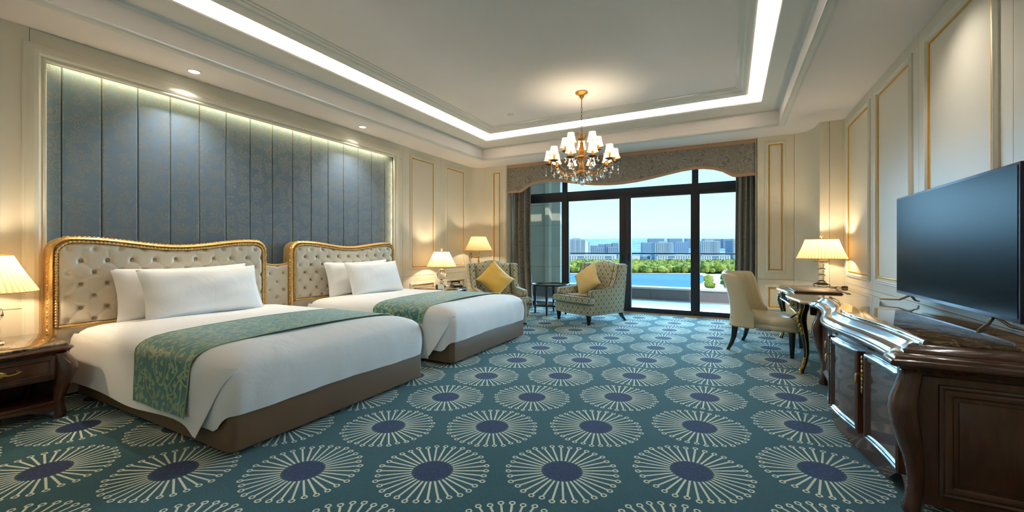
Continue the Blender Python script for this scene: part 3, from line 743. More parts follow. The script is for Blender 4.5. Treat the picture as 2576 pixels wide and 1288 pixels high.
# ------------------------------------------------------------------ beds
def apart(t, name, b, m, **k):
    """part given in room coordinates, placed under a thing that is not turned"""
    b.xf(Matrix.Translation(-t.location)); return b.obj(name, M[m] if isinstance(m, str) else m, t, **k)
def rrect(hx, hy, r, n=8, x0=None):
    pts = []
    for cx, cy, a0 in ((hx-r, -hy+r, -PI/2), (hx-r, hy-r, 0), (-hx+r, hy-r, PI/2), (-hx+r, -hy+r, PI)):
        for k in range(n+1): a = a0+PI/2*k/n; pts.append((cx+r*math.cos(a), cy+r*math.sin(a)))
    return pts
def dense(pts, step_):
    out = []
    for i, p in enumerate(pts):
        q = pts[(i+1) % len(pts)]; l = math.hypot(q[0]-p[0], q[1]-p[1]); n = max(1, int(l/step_))
        out += [(p[0]+(q[0]-p[0])*k/n, p[1]+(q[1]-p[1])*k/n) for k in range(n)]
    return out
HX, HY = 1.175, 0.893
def ztop(ins):
    ks = [(0, .50), (.006, .525), (.022, .555), (.05, .58), (.1, .600), (.2, .614), (.4, .624), (.9, .634)]
    for (a, za), (b_, zb) in zip(ks, ks[1:]):
        if ins <= b_: return za+(zb-za)*(ins-a)/(b_-a)
    return ks[-1][1]
BX = -3.785
def make_bed(vc, label):
    t = thing('bed', label, 'bed', (BX, vc, 0))
    B().plate(rrect(1.165, 0.868, 0.05), [(-0.01, 0.03), (0, 0.04), (0, 0.245), (-0.006, 0.262), (-0.02, 0.27)]).obj('bed_base', M['base'], t, smooth=40)
    B().plate(rrect(1.15, 0.86, 0.08), [(-0.02, 0.27), (0, 0.29), (0, 0.49), (-0.03, 0.52)]).obj('mattress', M['linen'], t, smooth=50)
    for x in (-1.05, 1.05):
        for y in (-0.76, 0.76): B().lathe([(0.03, 0), (0.03, 0.03)], 10, (x, y, 0)).obj('foot', M['blackwood'], t)
    return t
def make_duvet(vc, label):
    t = thing('duvet', label, 'duvet', (BX, vc, 0.5), 0, 'white duvets on the beds')
    base = dense(rrect(HX, HY, 0.10), 0.05); n = len(base)
    rows = []
    def hem(x, y):
        k = sstep(HX-0.14, HX-0.02, x)
        hz = 0.15*(1-k)+0.258*k
        return hz+0.006*math.sin(x*7+y*5)
    b = B(); tot = []
    for j in range(7):
        tt = j/7
        row = []
        for x, y in base:
            h = hem(x, y); z = h+(0.5-h)*tt; o_ = 1+0.010*math.sin(PI*tt)+0.004*math.sin(x*19+y*23)*(1-tt)
            row.append((x*(1+(o_-1)*0.8), y*o_, z))
        tot.append(row)
    for ins in (0, .006, .022, .05, .1, .17, .26, .38, .52, .68, .86):
        row = []
        for x, y in base:
            sxx = (HX-ins)/HX; syy = (HY-ins)/HY
            X_, Y_ = x*sxx, y*syy
            w_ = 0.004*math.sin(X_*5.1+Y_*3.3)+0.004*math.sin(X_*2.3-Y_*6.1+1)
            row.append((X_, Y_, ztop(ins)+w_*min(1, ins*8) - 0.02*sstep(0.9, 1.19, X_)))
        tot.append(row)
    vs = [p for r_ in tot for p in r_]; fs = []
    for j in range(len(tot)-1):
        for i in range(n): fs.append((j*n+i, j*n+(i+1) % n, (j+1)*n+(i+1) % n, (j+1)*n+i))
    fs.append(tuple((len(tot)-1)*n+i for i in range(n)))
    b.add([(x, y, z-0.5) for x, y, z in vs], fs).obj('cover', M['linen'], t, smooth=85)
    for s_ in (-1, 1):
        def f(a, c):
            tt = c; z = 0.535-(0.535-0.15-0.012*math.sin(a*9))*tt
            xe = (1.185-0.285*tt**1.1) if s_ < 0 else (1.20-0.02*tt)
            x = -1.165+(xe+1.165)*a
            near = sstep(0.86, 1.0, a); z -= (0.055 if s_ < 0 else -0.03)*near*tt
            y = HY-0.012+0.020*sstep(0,0.12,tt)+0.026*tt**1.4+0.007*math.sin(x*6.3+1)*tt-0.05*sstep(1.1, 1.215, x)*(1-tt)
            if near > 0: y += -0.012*math.sin(near*PI)*tt
            return (x, s_*y, z-0.5)
        bb = B().grid(f, 60, 12).grid(lambda a, c: (f(a, c)[0]-0.008*a, f(a, c)[1]-s_*0.012, f(a, c)[2]+0.004*c), 60, 12)
        for q in range(12): pass
        n0 = 0; N = 60*12
        fs = [(59*12+q, 59*12+q+1, N+59*12+q+1, N+59*12+q) for q in range(11)]+[(i*12+11, (i+1)*12+11, N+(i+1)*12+11, N+i*12+11) for i in range(59)]
        bb.add([], []); bb.f += fs
        bb.obj('side_flap', M['linen'], t, smooth=70)
    return t
def make_runner(vc, label):
    t = thing('bed_runner', label, 'bed runner', (BX, vc, 0.6), 0, 'teal bed runners')
    ys = []
    prof = [(-HY-0.046, 0.20), (-HY-0.040, 0.26), (-HY-0.032, 0.33), (-HY-0.024, 0.40), (-HY-0.018, 0.46), (-HY-0.014, 0.51), (-HY-0.004, 0.548), (-HY+0.020, 0.576), (-HY+0.05, 0.594), (-HY+0.1, 0.612), (-HY+0.2, 0.626), (-HY+0.32, 0.632), (-HY+0.45, 0.638), (-HY+0.6, 0.642), (-HY+0.75, 0.645), (0, 0.646)]
    full_ = prof+[(-y, z) for y, z in reversed(prof[:-1])]
    L_ = [0]
    for p, q in zip(full_, full_[1:]): L_.append(L_[-1]+math.hypot(q[0]-p[0], q[1]-p[1]))
    vs = []; fs = []; nx = 9; uvs = []
    for layer in (0.0, -0.004):
        for k, (y, z) in enumerate(full_):
            dr = max(0, 0.55-z); 
            for i in range(nx):
                a = i/(nx-1); x0 = 0.03+0.22*dr; x1 = 0.79-0.02*dr
                x = x0+(x1-x0)*a
                vs.append((x, y+(layer if y > 0 else -layer)*(1 if z < 0.55 else 0), z+(layer if z >= 0.55 else 0)-0.6+0.003*math.sin(a*PI*3)*(z < 0.5))); uvs.append((x, L_[k]))
    m = len(full_)
    for l in (0, 1):
        for k in range(m-1):
            for i in range(nx-1): o_ = l*m*nx; fs.append((o_+k*nx+i, o_+(k+1)*nx+i, o_+(k+1)*nx+i+1, o_+k*nx+i+1))
    b = B().add(vs, fs); ob = b.obj('silk_band', M['runner'], t, smooth=80)
    ul = ob.data.uv_layers.new(name='uv')
    for lp in ob.data.loops: ul.data[lp.index].uv = uvs[lp.vertex_index]
    e = []
    for xx in (0, nx-1): e.append([vs[k*nx+xx] for k in range(m)])
    for pts_ in e: B().tube(pts_, 0.004, 6).obj('hem_cord', M['runner'], t)
    return t
def pillow_me(Lh, Hh, T, name, m, pinch=0.05, n=26):
    def f(sg):
        def g(a, c):
            x, z = a*2-1, c*2-1
            X_ = Lh/2*x*(1-pinch*(1-z*z)*abs(x)**3); Z_ = Hh/2*z*(1-pinch*2*(1-x*x)*abs(z)**3)
            th = T/2*(max(0, 1-abs(x)**2.6)*max(0, 1-abs(z)**2.6))**0.55
            th *= 1+0.05*math.sin(x*5+z*3)+0.03*math.sin(z*9-x*4)
            return (X_, sg*th, Z_)
        return g
    return B().grid(f(-1), n, n).grid(f(1), n, n).mesh(name, M[m], smooth=80)
pil1 = pillow_me(1.17, 0.50, 0.20, 'pillow', 'linen')
def put_pillow(x, y, z, label, rz=PI/2, tilt=0.26, lean=0.0, me=None, group='white pillows against the headboards', sx_=1.0):
    ob = inst('pillow', me or pil1, None, (x, y, z), scale=(sx_, 1, 1)); ob.rotation_euler = (Euler((-tilt, lean, 0)).to_matrix().to_4x4()).to_euler()
    ob.matrix_world = Matrix.Translation((x, y, z)) @ Matrix.Rotation(rz, 4, 'Z') @ Matrix.Rotation(-tilt, 4, 'X') @ Matrix.Rotation(lean, 4, 'Y') @ Matrix.Diagonal((sx_, 1, 1, 1))
    return tag(ob, label, 'pillow', group)
VC1, VC2 = 2.252, 4.468
make_bed(VC1, 'wide bed with brown leatherette base nearest the camera')
make_duvet(VC1, 'white duvet draped over the bed nearest the camera')
make_runner(VC1, 'teal leaf-patterned runner across the nearer bed')
make_bed(VC2, 'farther bed with brown leatherette base, near the window')
make_duvet(VC2, 'white duvet draped over the farther bed')
make_runner(VC2, 'teal leaf-patterned runner across the farther bed')
put_pillow(-4.83, 2.165, 0.845, 'long white back pillow leaning on the nearer tufted headboard', tilt=0.24, lean=-0.015)
put_pillow(-4.63, 2.225, 0.838, 'long white front pillow on the nearer bed', tilt=0.36, lean=-0.01, sx_=0.90)
put_pillow(-4.83, 4.345, 0.845, 'white back pillow leaning on the farther tufted headboard', tilt=0.24, lean=-0.015, sx_=1.0)
put_pillow(-4.63, 4.455, 0.838, 'white front pillow on the farther bed', tilt=0.36, lean=-0.01, sx_=0.86)

# headboards: buttoned leather in a carved gilt frame
XH = -5.06
def topz(a):
    return 1.322+0.033*math.cos(2*PI*(min(0.9, max(0.1, a))-0.1)/0.8)
def outline(v0, v1, ins, zb, n=60, rc=0.13):
    W_ = v1-v0; pts = [(v0+ins, zb)]
    for k in range(n+1):
        a = k/n; a = ins/W_+(1-2*ins/W_)*a; d = min(a, 1-a)*W_-ins; r = rc-ins*0.5
        z = topz(a)-ins
        if d < r: z -= r-math.sqrt(max(0, r*r-(r-d)**2))
        pts.append((v0+a*W_, z))
    # refine the steep ends
    out = [pts[0]]+[(v0+ins, zb+(pts[1][1]-zb)*t_) for t_ in (0.25, 0.5, 0.75, 0.9)]+[(v0+ins+0.002, pts[1][1])]
    first = []
    for t_ in (0.02, 0.06, 0.12, 0.2, 0.3, 0.45, 0.65, 0.85):
        d = (rc-ins*0.5)*t_; r = rc-ins*0.5; a = (ins+d)/W_
        first.append((v0+ins+d, topz(a)-ins-(r-math.sqrt(max(0, r*r-(r-d)**2)))))
    mid = [p for p in pts[1:] if v0+ins+(rc-ins*0.5) <= p[0] <= v1-ins-(rc-ins*0.5)]
    last = [(v1-(p[0]-v0), p[1]) for p in reversed(first)]
    last = [(x, topz((x-v0)/W_)-ins-((lambda d, r: r-math.sqrt(max(0, r*r-(r-d)**2)))(v1-ins-x, rc-ins*0.5))) for x, _ in last]
    left = [(v0+ins, zb+(first[0][1]-zb)*t_) for t_ in (0, 0.25, 0.5, 0.75, 0.93)]
    right = [(v1-ins, zb+(last[-1][1]-zb)*t_) for t_ in (0.93, 0.75, 0.5, 0.25, 0)]
    return left+first+mid+last+right
PY, PZ = 0.174, 0.205
btn = B().lathe([(0.001, 0.012), (0.007, 0.011), (0.012, 0.006), (0.013, 0)], 10).mesh('button', M['button'], smooth=60)
def tuft(y, z, y0, z0, ztopv, ya, yb):
    p, q = (y-y0)/PY, (z-z0)/PZ
    best = 9
    for i0, j0 in ((0, 0), (.5, .5)):
        di = (p-i0)-round(p-i0); dj = (q-j0)-round(q-j0)
        best = min(best, math.hypot(di*PY, dj*PZ))
    inside = sstep(-0.03, 0.03, z0+0.02-z) if z > z0-0.05 else 1.0
    c1 = abs((p+q)-round(p+q))*PY; c2 = abs((p-q)-round(p-q))*PY
    lowfade = sstep(ya+0.04, ya+0.13, y)*(1-sstep(yb-0.13, yb-0.04, y))
    h = -0.026*math.exp(-(best/0.022)**2)
    h += -0.010*(math.exp(-(c1/0.010)**2)+math.exp(-(c2/0.010)**2))*inside*lowfade*math.exp(-best/0.06)
    if z > z0: # upright pleats above the top row
        cp = abs(p-round(p))*PY; h += -0.007*math.exp(-(cp/0.008)**2)*math.exp(-(z-z0)/0.10)
    return h
def headboard(v0, v1, label):
    t = thing('headboard', label, 'headboard', (XH, (v0+v1)/2, 0), 0, 'gilt-framed tufted headboards')
    W_ = v1-v0; INS = 0.045; ZB = 0.605
    inner = outline(v0, v1, INS, ZB)
    y0, z0 = v0+0.19, 1.155
    cols_ = int((v1-0.10-y0)/PY)
    def topline(y):
        a = (y-v0)/W_; r = 0.13-INS*0.5; d = min(y-v0, v1-y)-INS; z = topz(a)-INS
        if d < r: z -= r-math.sqrt(max(0, r*r-(r-max(0, d))**2))
        return z
    ya, yb = v0+INS, v1-INS; nz, ny = 84, 190
    def f(a, c):
        y = ya+(yb-ya)*a; zt_ = topline(y); z = ZB+(zt_-ZB)*c
        e = min(y-ya, yb-y, zt_-z, z-ZB); roll = 0.035*math.sqrt(max(0, 1-(1-min(1, e/0.05))**2))
        return (XH+0.052+roll+tuft(y, z, y0, z0, zt_, ya, yb), y, z)
    apart(t, 'tufted_cushion', B().grid(f, ny, nz), 'leather', smooth=80)
    for r_ in range(6):
        z = z0-r_*PZ/2; off = 0.5 if r_ % 2 else 0
        for k in range(cols_+1):
            y = y0+(k+off)*PY
            if y > v1-0.085 or z < ZB+0.03: continue
            inst('button', btn, t, (0.052+0.035-0.026+0.001, y-t.location.y, z), (0, PI/2, 0))
    fo = outline(v0, v1, 0.0, 0.0); fo2 = [(y, z) for y, z in fo]
    mp = lambda a, b_, d: (XH+d, a, b_)
    fr_ = list(reversed(outline(v0, v1, 0.0, 0.0)))
    apart(t, 'gilt_frame', B().sweep(fr_, [(0.0, -0.10), (0.004, -0.02), (0.010, 0.03), (0.006, 0.062), (-0.004, 0.080), (-0.013, 0.086), (-0.022, 0.078), (-0.028, 0.060), (-0.047, 0.055), (-0.049, 0.0)], closed=False, mp=mp), 'gold', smooth=70)
    rope = dense([(XX, ZZ) for XX, ZZ in outline(v0, v1, 0.038, 0.60)], 0.006)[:-1]
    k_end = max(i for i, p in enumerate(rope) if True)
    rp = [p for p in rope if not (p[1] < 0.6005 and v0+0.06 < p[0] < v1-0.06)]
    rp.sort(key=lambda p: 0) 
    apart(t, 'rope_moulding', B().tube([(XH+0.078, a, b_) for a, b_ in rp], [0.0095+0.0035*math.sin(i*1.6) for i in range(len(rp))], 7), 'goldplain', smooth=60)
    # carved acanthus leaves along the outer edge
    cb = B(); pth = dense(outline(v0, v1, 0.0, 0.35), 0.035); n = len(pth)
    for i in range(2, n-2):
        p, q = pth[i], pth[(i+1) % n]
        if p[1] < 0.36: continue
        ang = math.atan2(q[1]-p[1], q[0]-p[0]); s0 = len(cb.v)
        cb.add([(v.x*0.022, v.y*0.016, v.z*0.010) for v in iv], iff)
        mt = Matrix.Translation((XH+0.052, p[0], p[1])) @ Matrix.Rotation(0.6*(1 if i % 2 else -1), 4, 'Y') @ Matrix(((0, 0, 1, 0), (math.cos(ang+0.6), -math.sin(ang+0.6), 0, 0), (math.sin(ang+0.6), math.cos(ang+0.6), 0, 0), (0, 0, 0, 1)))
        cb.xf(mt, s0)
    apart(t, 'carved_leaves', cb, 'gold', smooth=60)
    apart(t, 'lower_rail', B().box(XH, XH+0.075, v0+0.05, v1-0.05, 0.578, 0.605), 'gold', bevel=0.006)
    apart(t, 'lower_panel', B().box(XH-0.02, XH+0.05, v0+0.05, v1-0.05, 0.02, 0.578), 'leather', smooth=0)
    apart(t, 'back_board', B().box(XH-0.10, XH+0.045, v0+0.01, v1-0.01, 0.02, 1.18), 'leather', smooth=0)
headboard(1.235, 3.045, 'tufted pearl leather headboard in carved gilt frame, behind the nearer bed')
headboard(3.372, 5.21, 'tufted pearl leather headboard in carved gilt frame, behind the farther bed')
t = thing('upholstered_panel', 'narrow low tufted leather panel with gilt top between the two headboards', 'panel', (XH, 3.208, 0))
def lowtop(y): return 1.075-0.022*math.cos((y-3.21)/0.165*PI/2)
def f(a, c):
    y = 3.048+0.322*a; zt_ = lowtop(y); z = 0.3+(zt_-0.3)*c; e = min(y-3.048, 3.37-y, zt_-z)
    p, q = (y-3.125)/PY, (z-0.955)/PZ; best = 9
    for i0, j0 in ((0, 0), (.5, .5)):
        i_ = round(p-i0)+i0
        if 0 <= i_ <= 1: best = min(best, math.hypot((p-i_)*PY, ((q-j0)-round(q-j0))*PZ))
    return (XH+0.0+0.03*math.sqrt(max(0, 1-(1-min(1, e/0.03))**2))-0.022*math.exp(-(best/0.022)**2), y, z)
apart(t, 'tufted_cushion', B().grid(f, 50, 110), 'leather', smooth=80)
for r_ in range(6):
    z = 0.955-r_*PZ/2
    for k in ((0, 1) if r_ % 2 == 0 else (0.5,)): inst('button', btn, t, (0.005, 3.125+k*PY-3.208, z), (0, PI/2, 0))
apart(t, 'gilt_edge', B().tube([(XH+0.012, 3.046+0.326*k/14, lowtop(3.046+0.326*k/14)+0.006) for k in range(15)], 0.011, 8), 'goldplain')
apart(t, 'back_board', B().box(XH-0.10, XH-0.03, 3.05, 3.368, 0.02, 1.03), 'leather', smooth=0)

# ------------------------------------------------------------------ table lamps
def pleated(rt, rb, z0, z1, n=48):
    b = B(); vs = []; fs = []; m = n*2
    for z, r in ((z0, rb), (z0+0.006, rb*1.002), ((z0+z1)/2, (rt+rb)/2*0.985), (z1-0.006, rt), (z1, rt)):
        for k in range(m): a = 2*PI*k/m; q = r*(1+(0.014 if k % 2 else -0.014)); vs.append((q*math.cos(a), q*math.sin(a), z))
    for j in range(4):
        for k in range(m): fs.append((j*m+k, j*m+(k+1) % m, (j+1)*m+(k+1) % m, (j+1)*m+k))
    return b.add(vs, fs)
def table_lamp(loc, label, power, kind=0, sc_=1.0):
    t = thing('table_lamp', label, 'table lamp', loc)
    q = sc_
    B().box(-0.085, 0.085, -0.085, 0.085, 0.0, 0.022).obj('plinth', M['crystal'], t, bevel=0.004)
    if kind == 0:
        B().lathe([(0.05, 0.022), (0.055, 0.035), (0.03, 0.05), (0.022, 0.075), (0.04, 0.085), (0.045, 0.10), (0.024, 0.115), (0.03, 0.13), (0.075, 0.16), (0.098, 0.205), (0.092, 0.25), (0.06, 0.275), (0.065, 0.29), (0.045, 0.305)], 20).obj('crystal_body', M['crystal'], t, smooth=25)
        B().lathe([(0.05, 0.305), (0.052, 0.32), (0.03, 0.335), (0.014, 0.34), (0.012, 0.40)], 16).obj('brass_collar', M['brass'], t)
        zb, zt_, rb, rt = 0.382, 0.655, 0.267, 0.142
    else:
        B().lathe([(0.095, 0.022), (0.10, 0.035), (0.06, 0.05), (0.05, 0.06)], 20).obj('foot_dish', M['crystal'], t, smooth=25)
        pr = []
        for k in range(3):
            z = 0.06+k*0.085; pr += [(0.03, z), (0.052, z+0.012), (0.03, z+0.026), (0.026, z+0.04), (0.034, z+0.06), (0.028, z+0.083)]
        B().lathe(pr, 14).obj('crystal_body', M['crystal'], t, smooth=20)
        B().lathe([(0.03, 0.318), (0.09, 0.352), (0.088, 0.36), (0.02, 0.335)], 20).obj('drip_dish', M['crystal'], t, smooth=25)
        B().lathe([(0.016, 0.33), (0.02, 0.345), (0.012, 0.37), (0.012, 0.41)], 14).obj('brass_collar', M['brass'], t)
        zb, zt_, rb, rt = 0.385, 0.648, 0.282, 0.185
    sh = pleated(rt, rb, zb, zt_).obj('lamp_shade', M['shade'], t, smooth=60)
    B().tube([(rb*math.cos(a), rb*math.sin(a), zb) for a in [2*PI*k/40 for k in range(40)]], 0.004, 6, closed=True).obj('shade_trim', M['candle'], sh)
    B().tube([(rt*math.cos(a), rt*math.sin(a), zt_) for a in [2*PI*k/40 for k in range(40)]], 0.004, 6, closed=True).obj('shade_trim', M['candle'], sh)
    B().lathe([(0.004, 0.0), (0.004, zt_-0.38-0.0)], 8, (0, 0, 0.40)).box(-rt, rt, -0.003, 0.003, zt_-0.004, zt_).obj('shade_carrier', M['brass'], t)
    B().lathe([(0.008, 0), (0.022, 0.012), (0.026, 0.028), (0.014, 0.045), (0.002, 0.05)], 12, (0, 0, zt_+0.012)).obj('finial', M['crystal'], t, smooth=30)
    B().lathe([(0.002, 0), (0.024, 0.02), (0.03, 0.045), (0.02, 0.07), (0.002, 0.082)], 12, (0, 0, 0.44)).obj('bulb', M['bulb'], t)
    lg = lamp('POINT', 'lamp_light', (0, 0, 0.54), power, WARM, shadow_soft_size=0.035); lg.parent = t
    return t
def nightstand(loc, label, sgn=1):
    """front faces +x; local origin at the wall-side centre of the base"""
    t = thing('nightstand', label, 'nightstand', loc, 0, 'mahogany nightstands')
    D, W_ = 0.74, 0.70
    out = rrect(D/2, W_/2, 0.03, 3); out = [(x+D/2+0.01+(0.02*math.cos(y/(W_/2)*PI/1.0) if x > 0 else 0), y) for x, y in dense(out, 0.06)]
    B().plate(out, [(-0.03, 0.478), (-0.004, 0.490), (0.012, 0.505), (0.020, 0.512), (0.016, 0.522), (0.0, 0.527), (-0.002, 0.533)]).obj('top_moulding', M['mahog'], t, smooth=45)
    B().plate(out, [(-0.012, 0.533), (-0.008, 0.536), (-0.008, 0.549), (-0.014, 0.553)]).obj('marble_top', M['marble'], t, smooth=45)
    cs_ = B().box(0.02, D-0.045, -W_/2+0.05, W_/2-0.05, 0.285, 0.478).box(0.02, 0.035, -W_/2+0.05, W_/2-0.05, 0.10, 0.29)
    for s_ in (-1, 1): cs_.box(0.02, D-0.06, s_*(W_/2-0.05)-0.01, s_*(W_/2-0.05)+0.01, 0.10, 0.285)
    cs_.obj('carcase', M['mahog'], t, smooth=0)
    B().box(0.02, D-0.04, -W_/2+0.06, W_/2-0.06, 0.105, 0.130).obj('shelf', M['mahog'], t, bevel=0.004)
    ap = [(-W_/2+0.05, 0.105), (-W_/2+0.05, 0.055), (-0.22, 0.045), (-0.14, 0.075), (0, 0.085), (0.14, 0.075), (0.22, 0.045), (W_/2-0.05, 0.055), (W_/2-0.05, 0.105)]
    B().extrude(ap, lambda a, b_, d: (d, a, b_), D-0.07, D-0.035).obj('apron', M['mahog'], t, smooth=0)
    dr = B().box(D-0.045, D-0.022, -W_/2+0.075, W_/2-0.075, 0.305, 0.465).obj('drawer', M['mahog'], t, bevel=0.003)
    r_ = [(-W_/2+0.11, 0.335), (W_/2-0.11, 0.335), (W_/2-0.11, 0.44), (-W_/2+0.11, 0.44)]
    B().sweep(r_, [(0.014, -0.001), (0.012, 0.008), (0, 0.010), (-0.008, 0.004), (-0.010, -0.001)], mp=lambda a, b_, d: (D-0.022+d, a, b_)).obj('drawer_moulding', M['mahog'], dr, smooth=40)
    hb = B()
    for s_ in (-1, 1): hb.tube([(D-0.02, s_*0.005, 0.385), (D-0.005, s_*0.04, 0.378), (D+0.004, s_*0.07, 0.384), (D-0.006, s_*0.095, 0.392), (D-0.014, s_*0.075, 0.40)], [0.008, 0.006, 0.007, 0.006, 0.004], 7)
    hb.lathe([(0.002, 0), (0.014, 0.004), (0.010, 0.016), (0.002, 0.018)], 10, (0, 0, 0))
    hb2 = B().add([(v.x*0.006+D-0.016, v.y*0.035, v.z*0.022+0.388) for v in iv], iff)
    hb2.v += []; hb.v = hb.v[:-40]; hb.f = [f_ for f_ in hb.f if max(f_) < len(hb.v)]
    hb.obj('handle', M['gilt'], dr, smooth=60); hb2.obj('handle_plate', M['gilt'], dr, smooth=0)
    for x in (0.05, D-0.055):
        for s_ in (-1, 1):
            y = s_*(W_/2-0.06); fx_ = 1 if x > 0.3 else 0
            sec = [(0, 0.0, 0.030), (0.012, 0.03, 0.026), (0.004, 0.08, 0.022), (0.0, 0.13, 0.024), (0.012, 0.20, 0.032), (0.032, 0.28, 0.042), (0.045, 0.35, 0.046), (0.040, 0.41, 0.042), (0.018, 0.46, 0.034), (0.01, 0.48, 0.034)]
            B().rings([(x+fx_*d, y+s_*d*0.85, z, r*1.15, r*1.15) for d, z, r in sec], 14, 3.0, PI/4).obj('leg', M['mahog'], t, smooth=60)
    return t
nightstand((-5.14, 0.86, 0), 'mahogany nightstand with open shelf at the left edge, beside the nearer bed')
nightstand((-5.13, 6.16, 0), 'mahogany nightstand behind the farther bed, carrying phone and clock')
table_lamp((-4.81, 0.86, 0.555), 'lit pleated table lamp cut by the left edge of the photo', 14)
table_lamp((-4.78, 6.22, 0.555), 'lit pleated table lamp on crystal urn base behind the farther bed', 18)

t = thing('alarm_clock', 'small white digital clock on the nightstand behind the farther bed', 'clock', (-4.50, 6.02, 0.553), -0.9)
B().box(-0.05, 0.05, -0.02, 0.02, 0, 0.05).obj('case', M['white_plastic'], t, bevel=0.005)
B().box(-0.036, 0.036, -0.0215, -0.019, 0.012, 0.038).obj('display', M['plastic'], t, smooth=0)
t = thing('telephone', 'black desk telephone on the right end of the far nightstand', 'telephone', (-4.52, 6.33, 0.553), -0.6)
B().extrude([(-0.1, 0), (0.1, 0), (0.1, 0.035), (-0.1, 0.06)], lambda a, b_, d: (a, d, b_), -0.09, 0.09).obj('base', M['plastic'], t, bevel=0.005)
B().tube([(-0.06, -0.085, 0.085), (-0.06, -0.05, 0.098), (-0.06, 0.05, 0.098), (-0.06, 0.085, 0.085)], [0.024, 0.016, 0.016, 0.024], 10).obj('handset', M['plastic'], t)
for i in range(3):
    for j in range(4): B().box(0.0+i*0.026, 0.018+i*0.026, -0.05+j*0.026, -0.032+j*0.026, 0.040-i*0.004, 0.052-i*0.004).obj('key', M['white_plastic'], t, smooth=0)
t = thing('memo_holder', 'black memo holder with white card on the left end of the far nightstand', 'memo holder', (-4.56, 5.89, 0.553), -0.7)
B().extrude([(-0.05, 0), (0.05, 0), (0.02, 0.075), (-0.03, 0.085)], lambda a, b_, d: (a, d, b_), -0.07, 0.07).obj('stand', M['plastic'], t, bevel=0.003)
B().extrude([(0.054, 0.004), (0.056, 0.004), (0.028, 0.078), (0.025, 0.078)], lambda a, b_, d: (a, d, b_), -0.05, 0.06).obj('card', M['paper'], t, smooth=0)

# wall lamp with swing arm in the corner
t = thing('wall_lamp', 'lit swing-arm wall lamp with pleated shade above the corner armchair', 'wall lamp', (-4.74, 7.44, 1.0))
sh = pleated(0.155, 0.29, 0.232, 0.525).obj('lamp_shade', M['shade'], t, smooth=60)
for r_, z in ((0.29, 0.232), (0.155, 0.525)): B().tube([(r_*math.cos(2*PI*k/40), r_*math.sin(2*PI*k/40), z) for k in range(40)], 0.004, 6, closed=True).obj('shade_trim', M['candle'], sh)
B().lathe([(0.004, -0.03), (0.018, -0.02), (0.022, 0.0), (0.012, 0.03), (0.012, 0.09), (0.022, 0.10), (0.022, 0.12), (0.010, 0.13), (0.010, 0.27), (0.018, 0.28), (0.018, 0.32)], 14).obj('stem', M['brass'], t)
B().tube([(0, 0, 0.11), (-0.17, 0.12, 0.125), (-0.36, 0.27, 0.125)], 0.008, 8).tube([(0, 0, 0.085), (-0.15, 0.15, 0.075), (-0.36, 0.27, 0.10)], 0.007, 8).obj('swing_arm', M['brass'], t)
B().box(-0.385, -0.355, 0.255, 0.285, 0.05, 0.18).box(-0.40, -0.375, 0.25, 0.30, 0.07, 0.16).obj('wall_bracket', M['brass'], t, bevel=0.004)
B().lathe([(0.002, 0), (0.024, 0.02), (0.03, 0.045), (0.02, 0.07), (0.002, 0.082)], 12, (0, 0, 0.33)).obj('bulb', M['bulb'], t)
B().box(-0.155, 0.155, -0.003, 0.003, 0.52, 0.524).lathe([(0.003, 0.4), (0.003, 0.522)], 6).obj('shade_carrier', M['brass'], t)
lg = lamp('POINT', 'lamp_light', (0, 0, 0.39), 20, WARM, shadow_soft_size=0.035); lg.parent = t

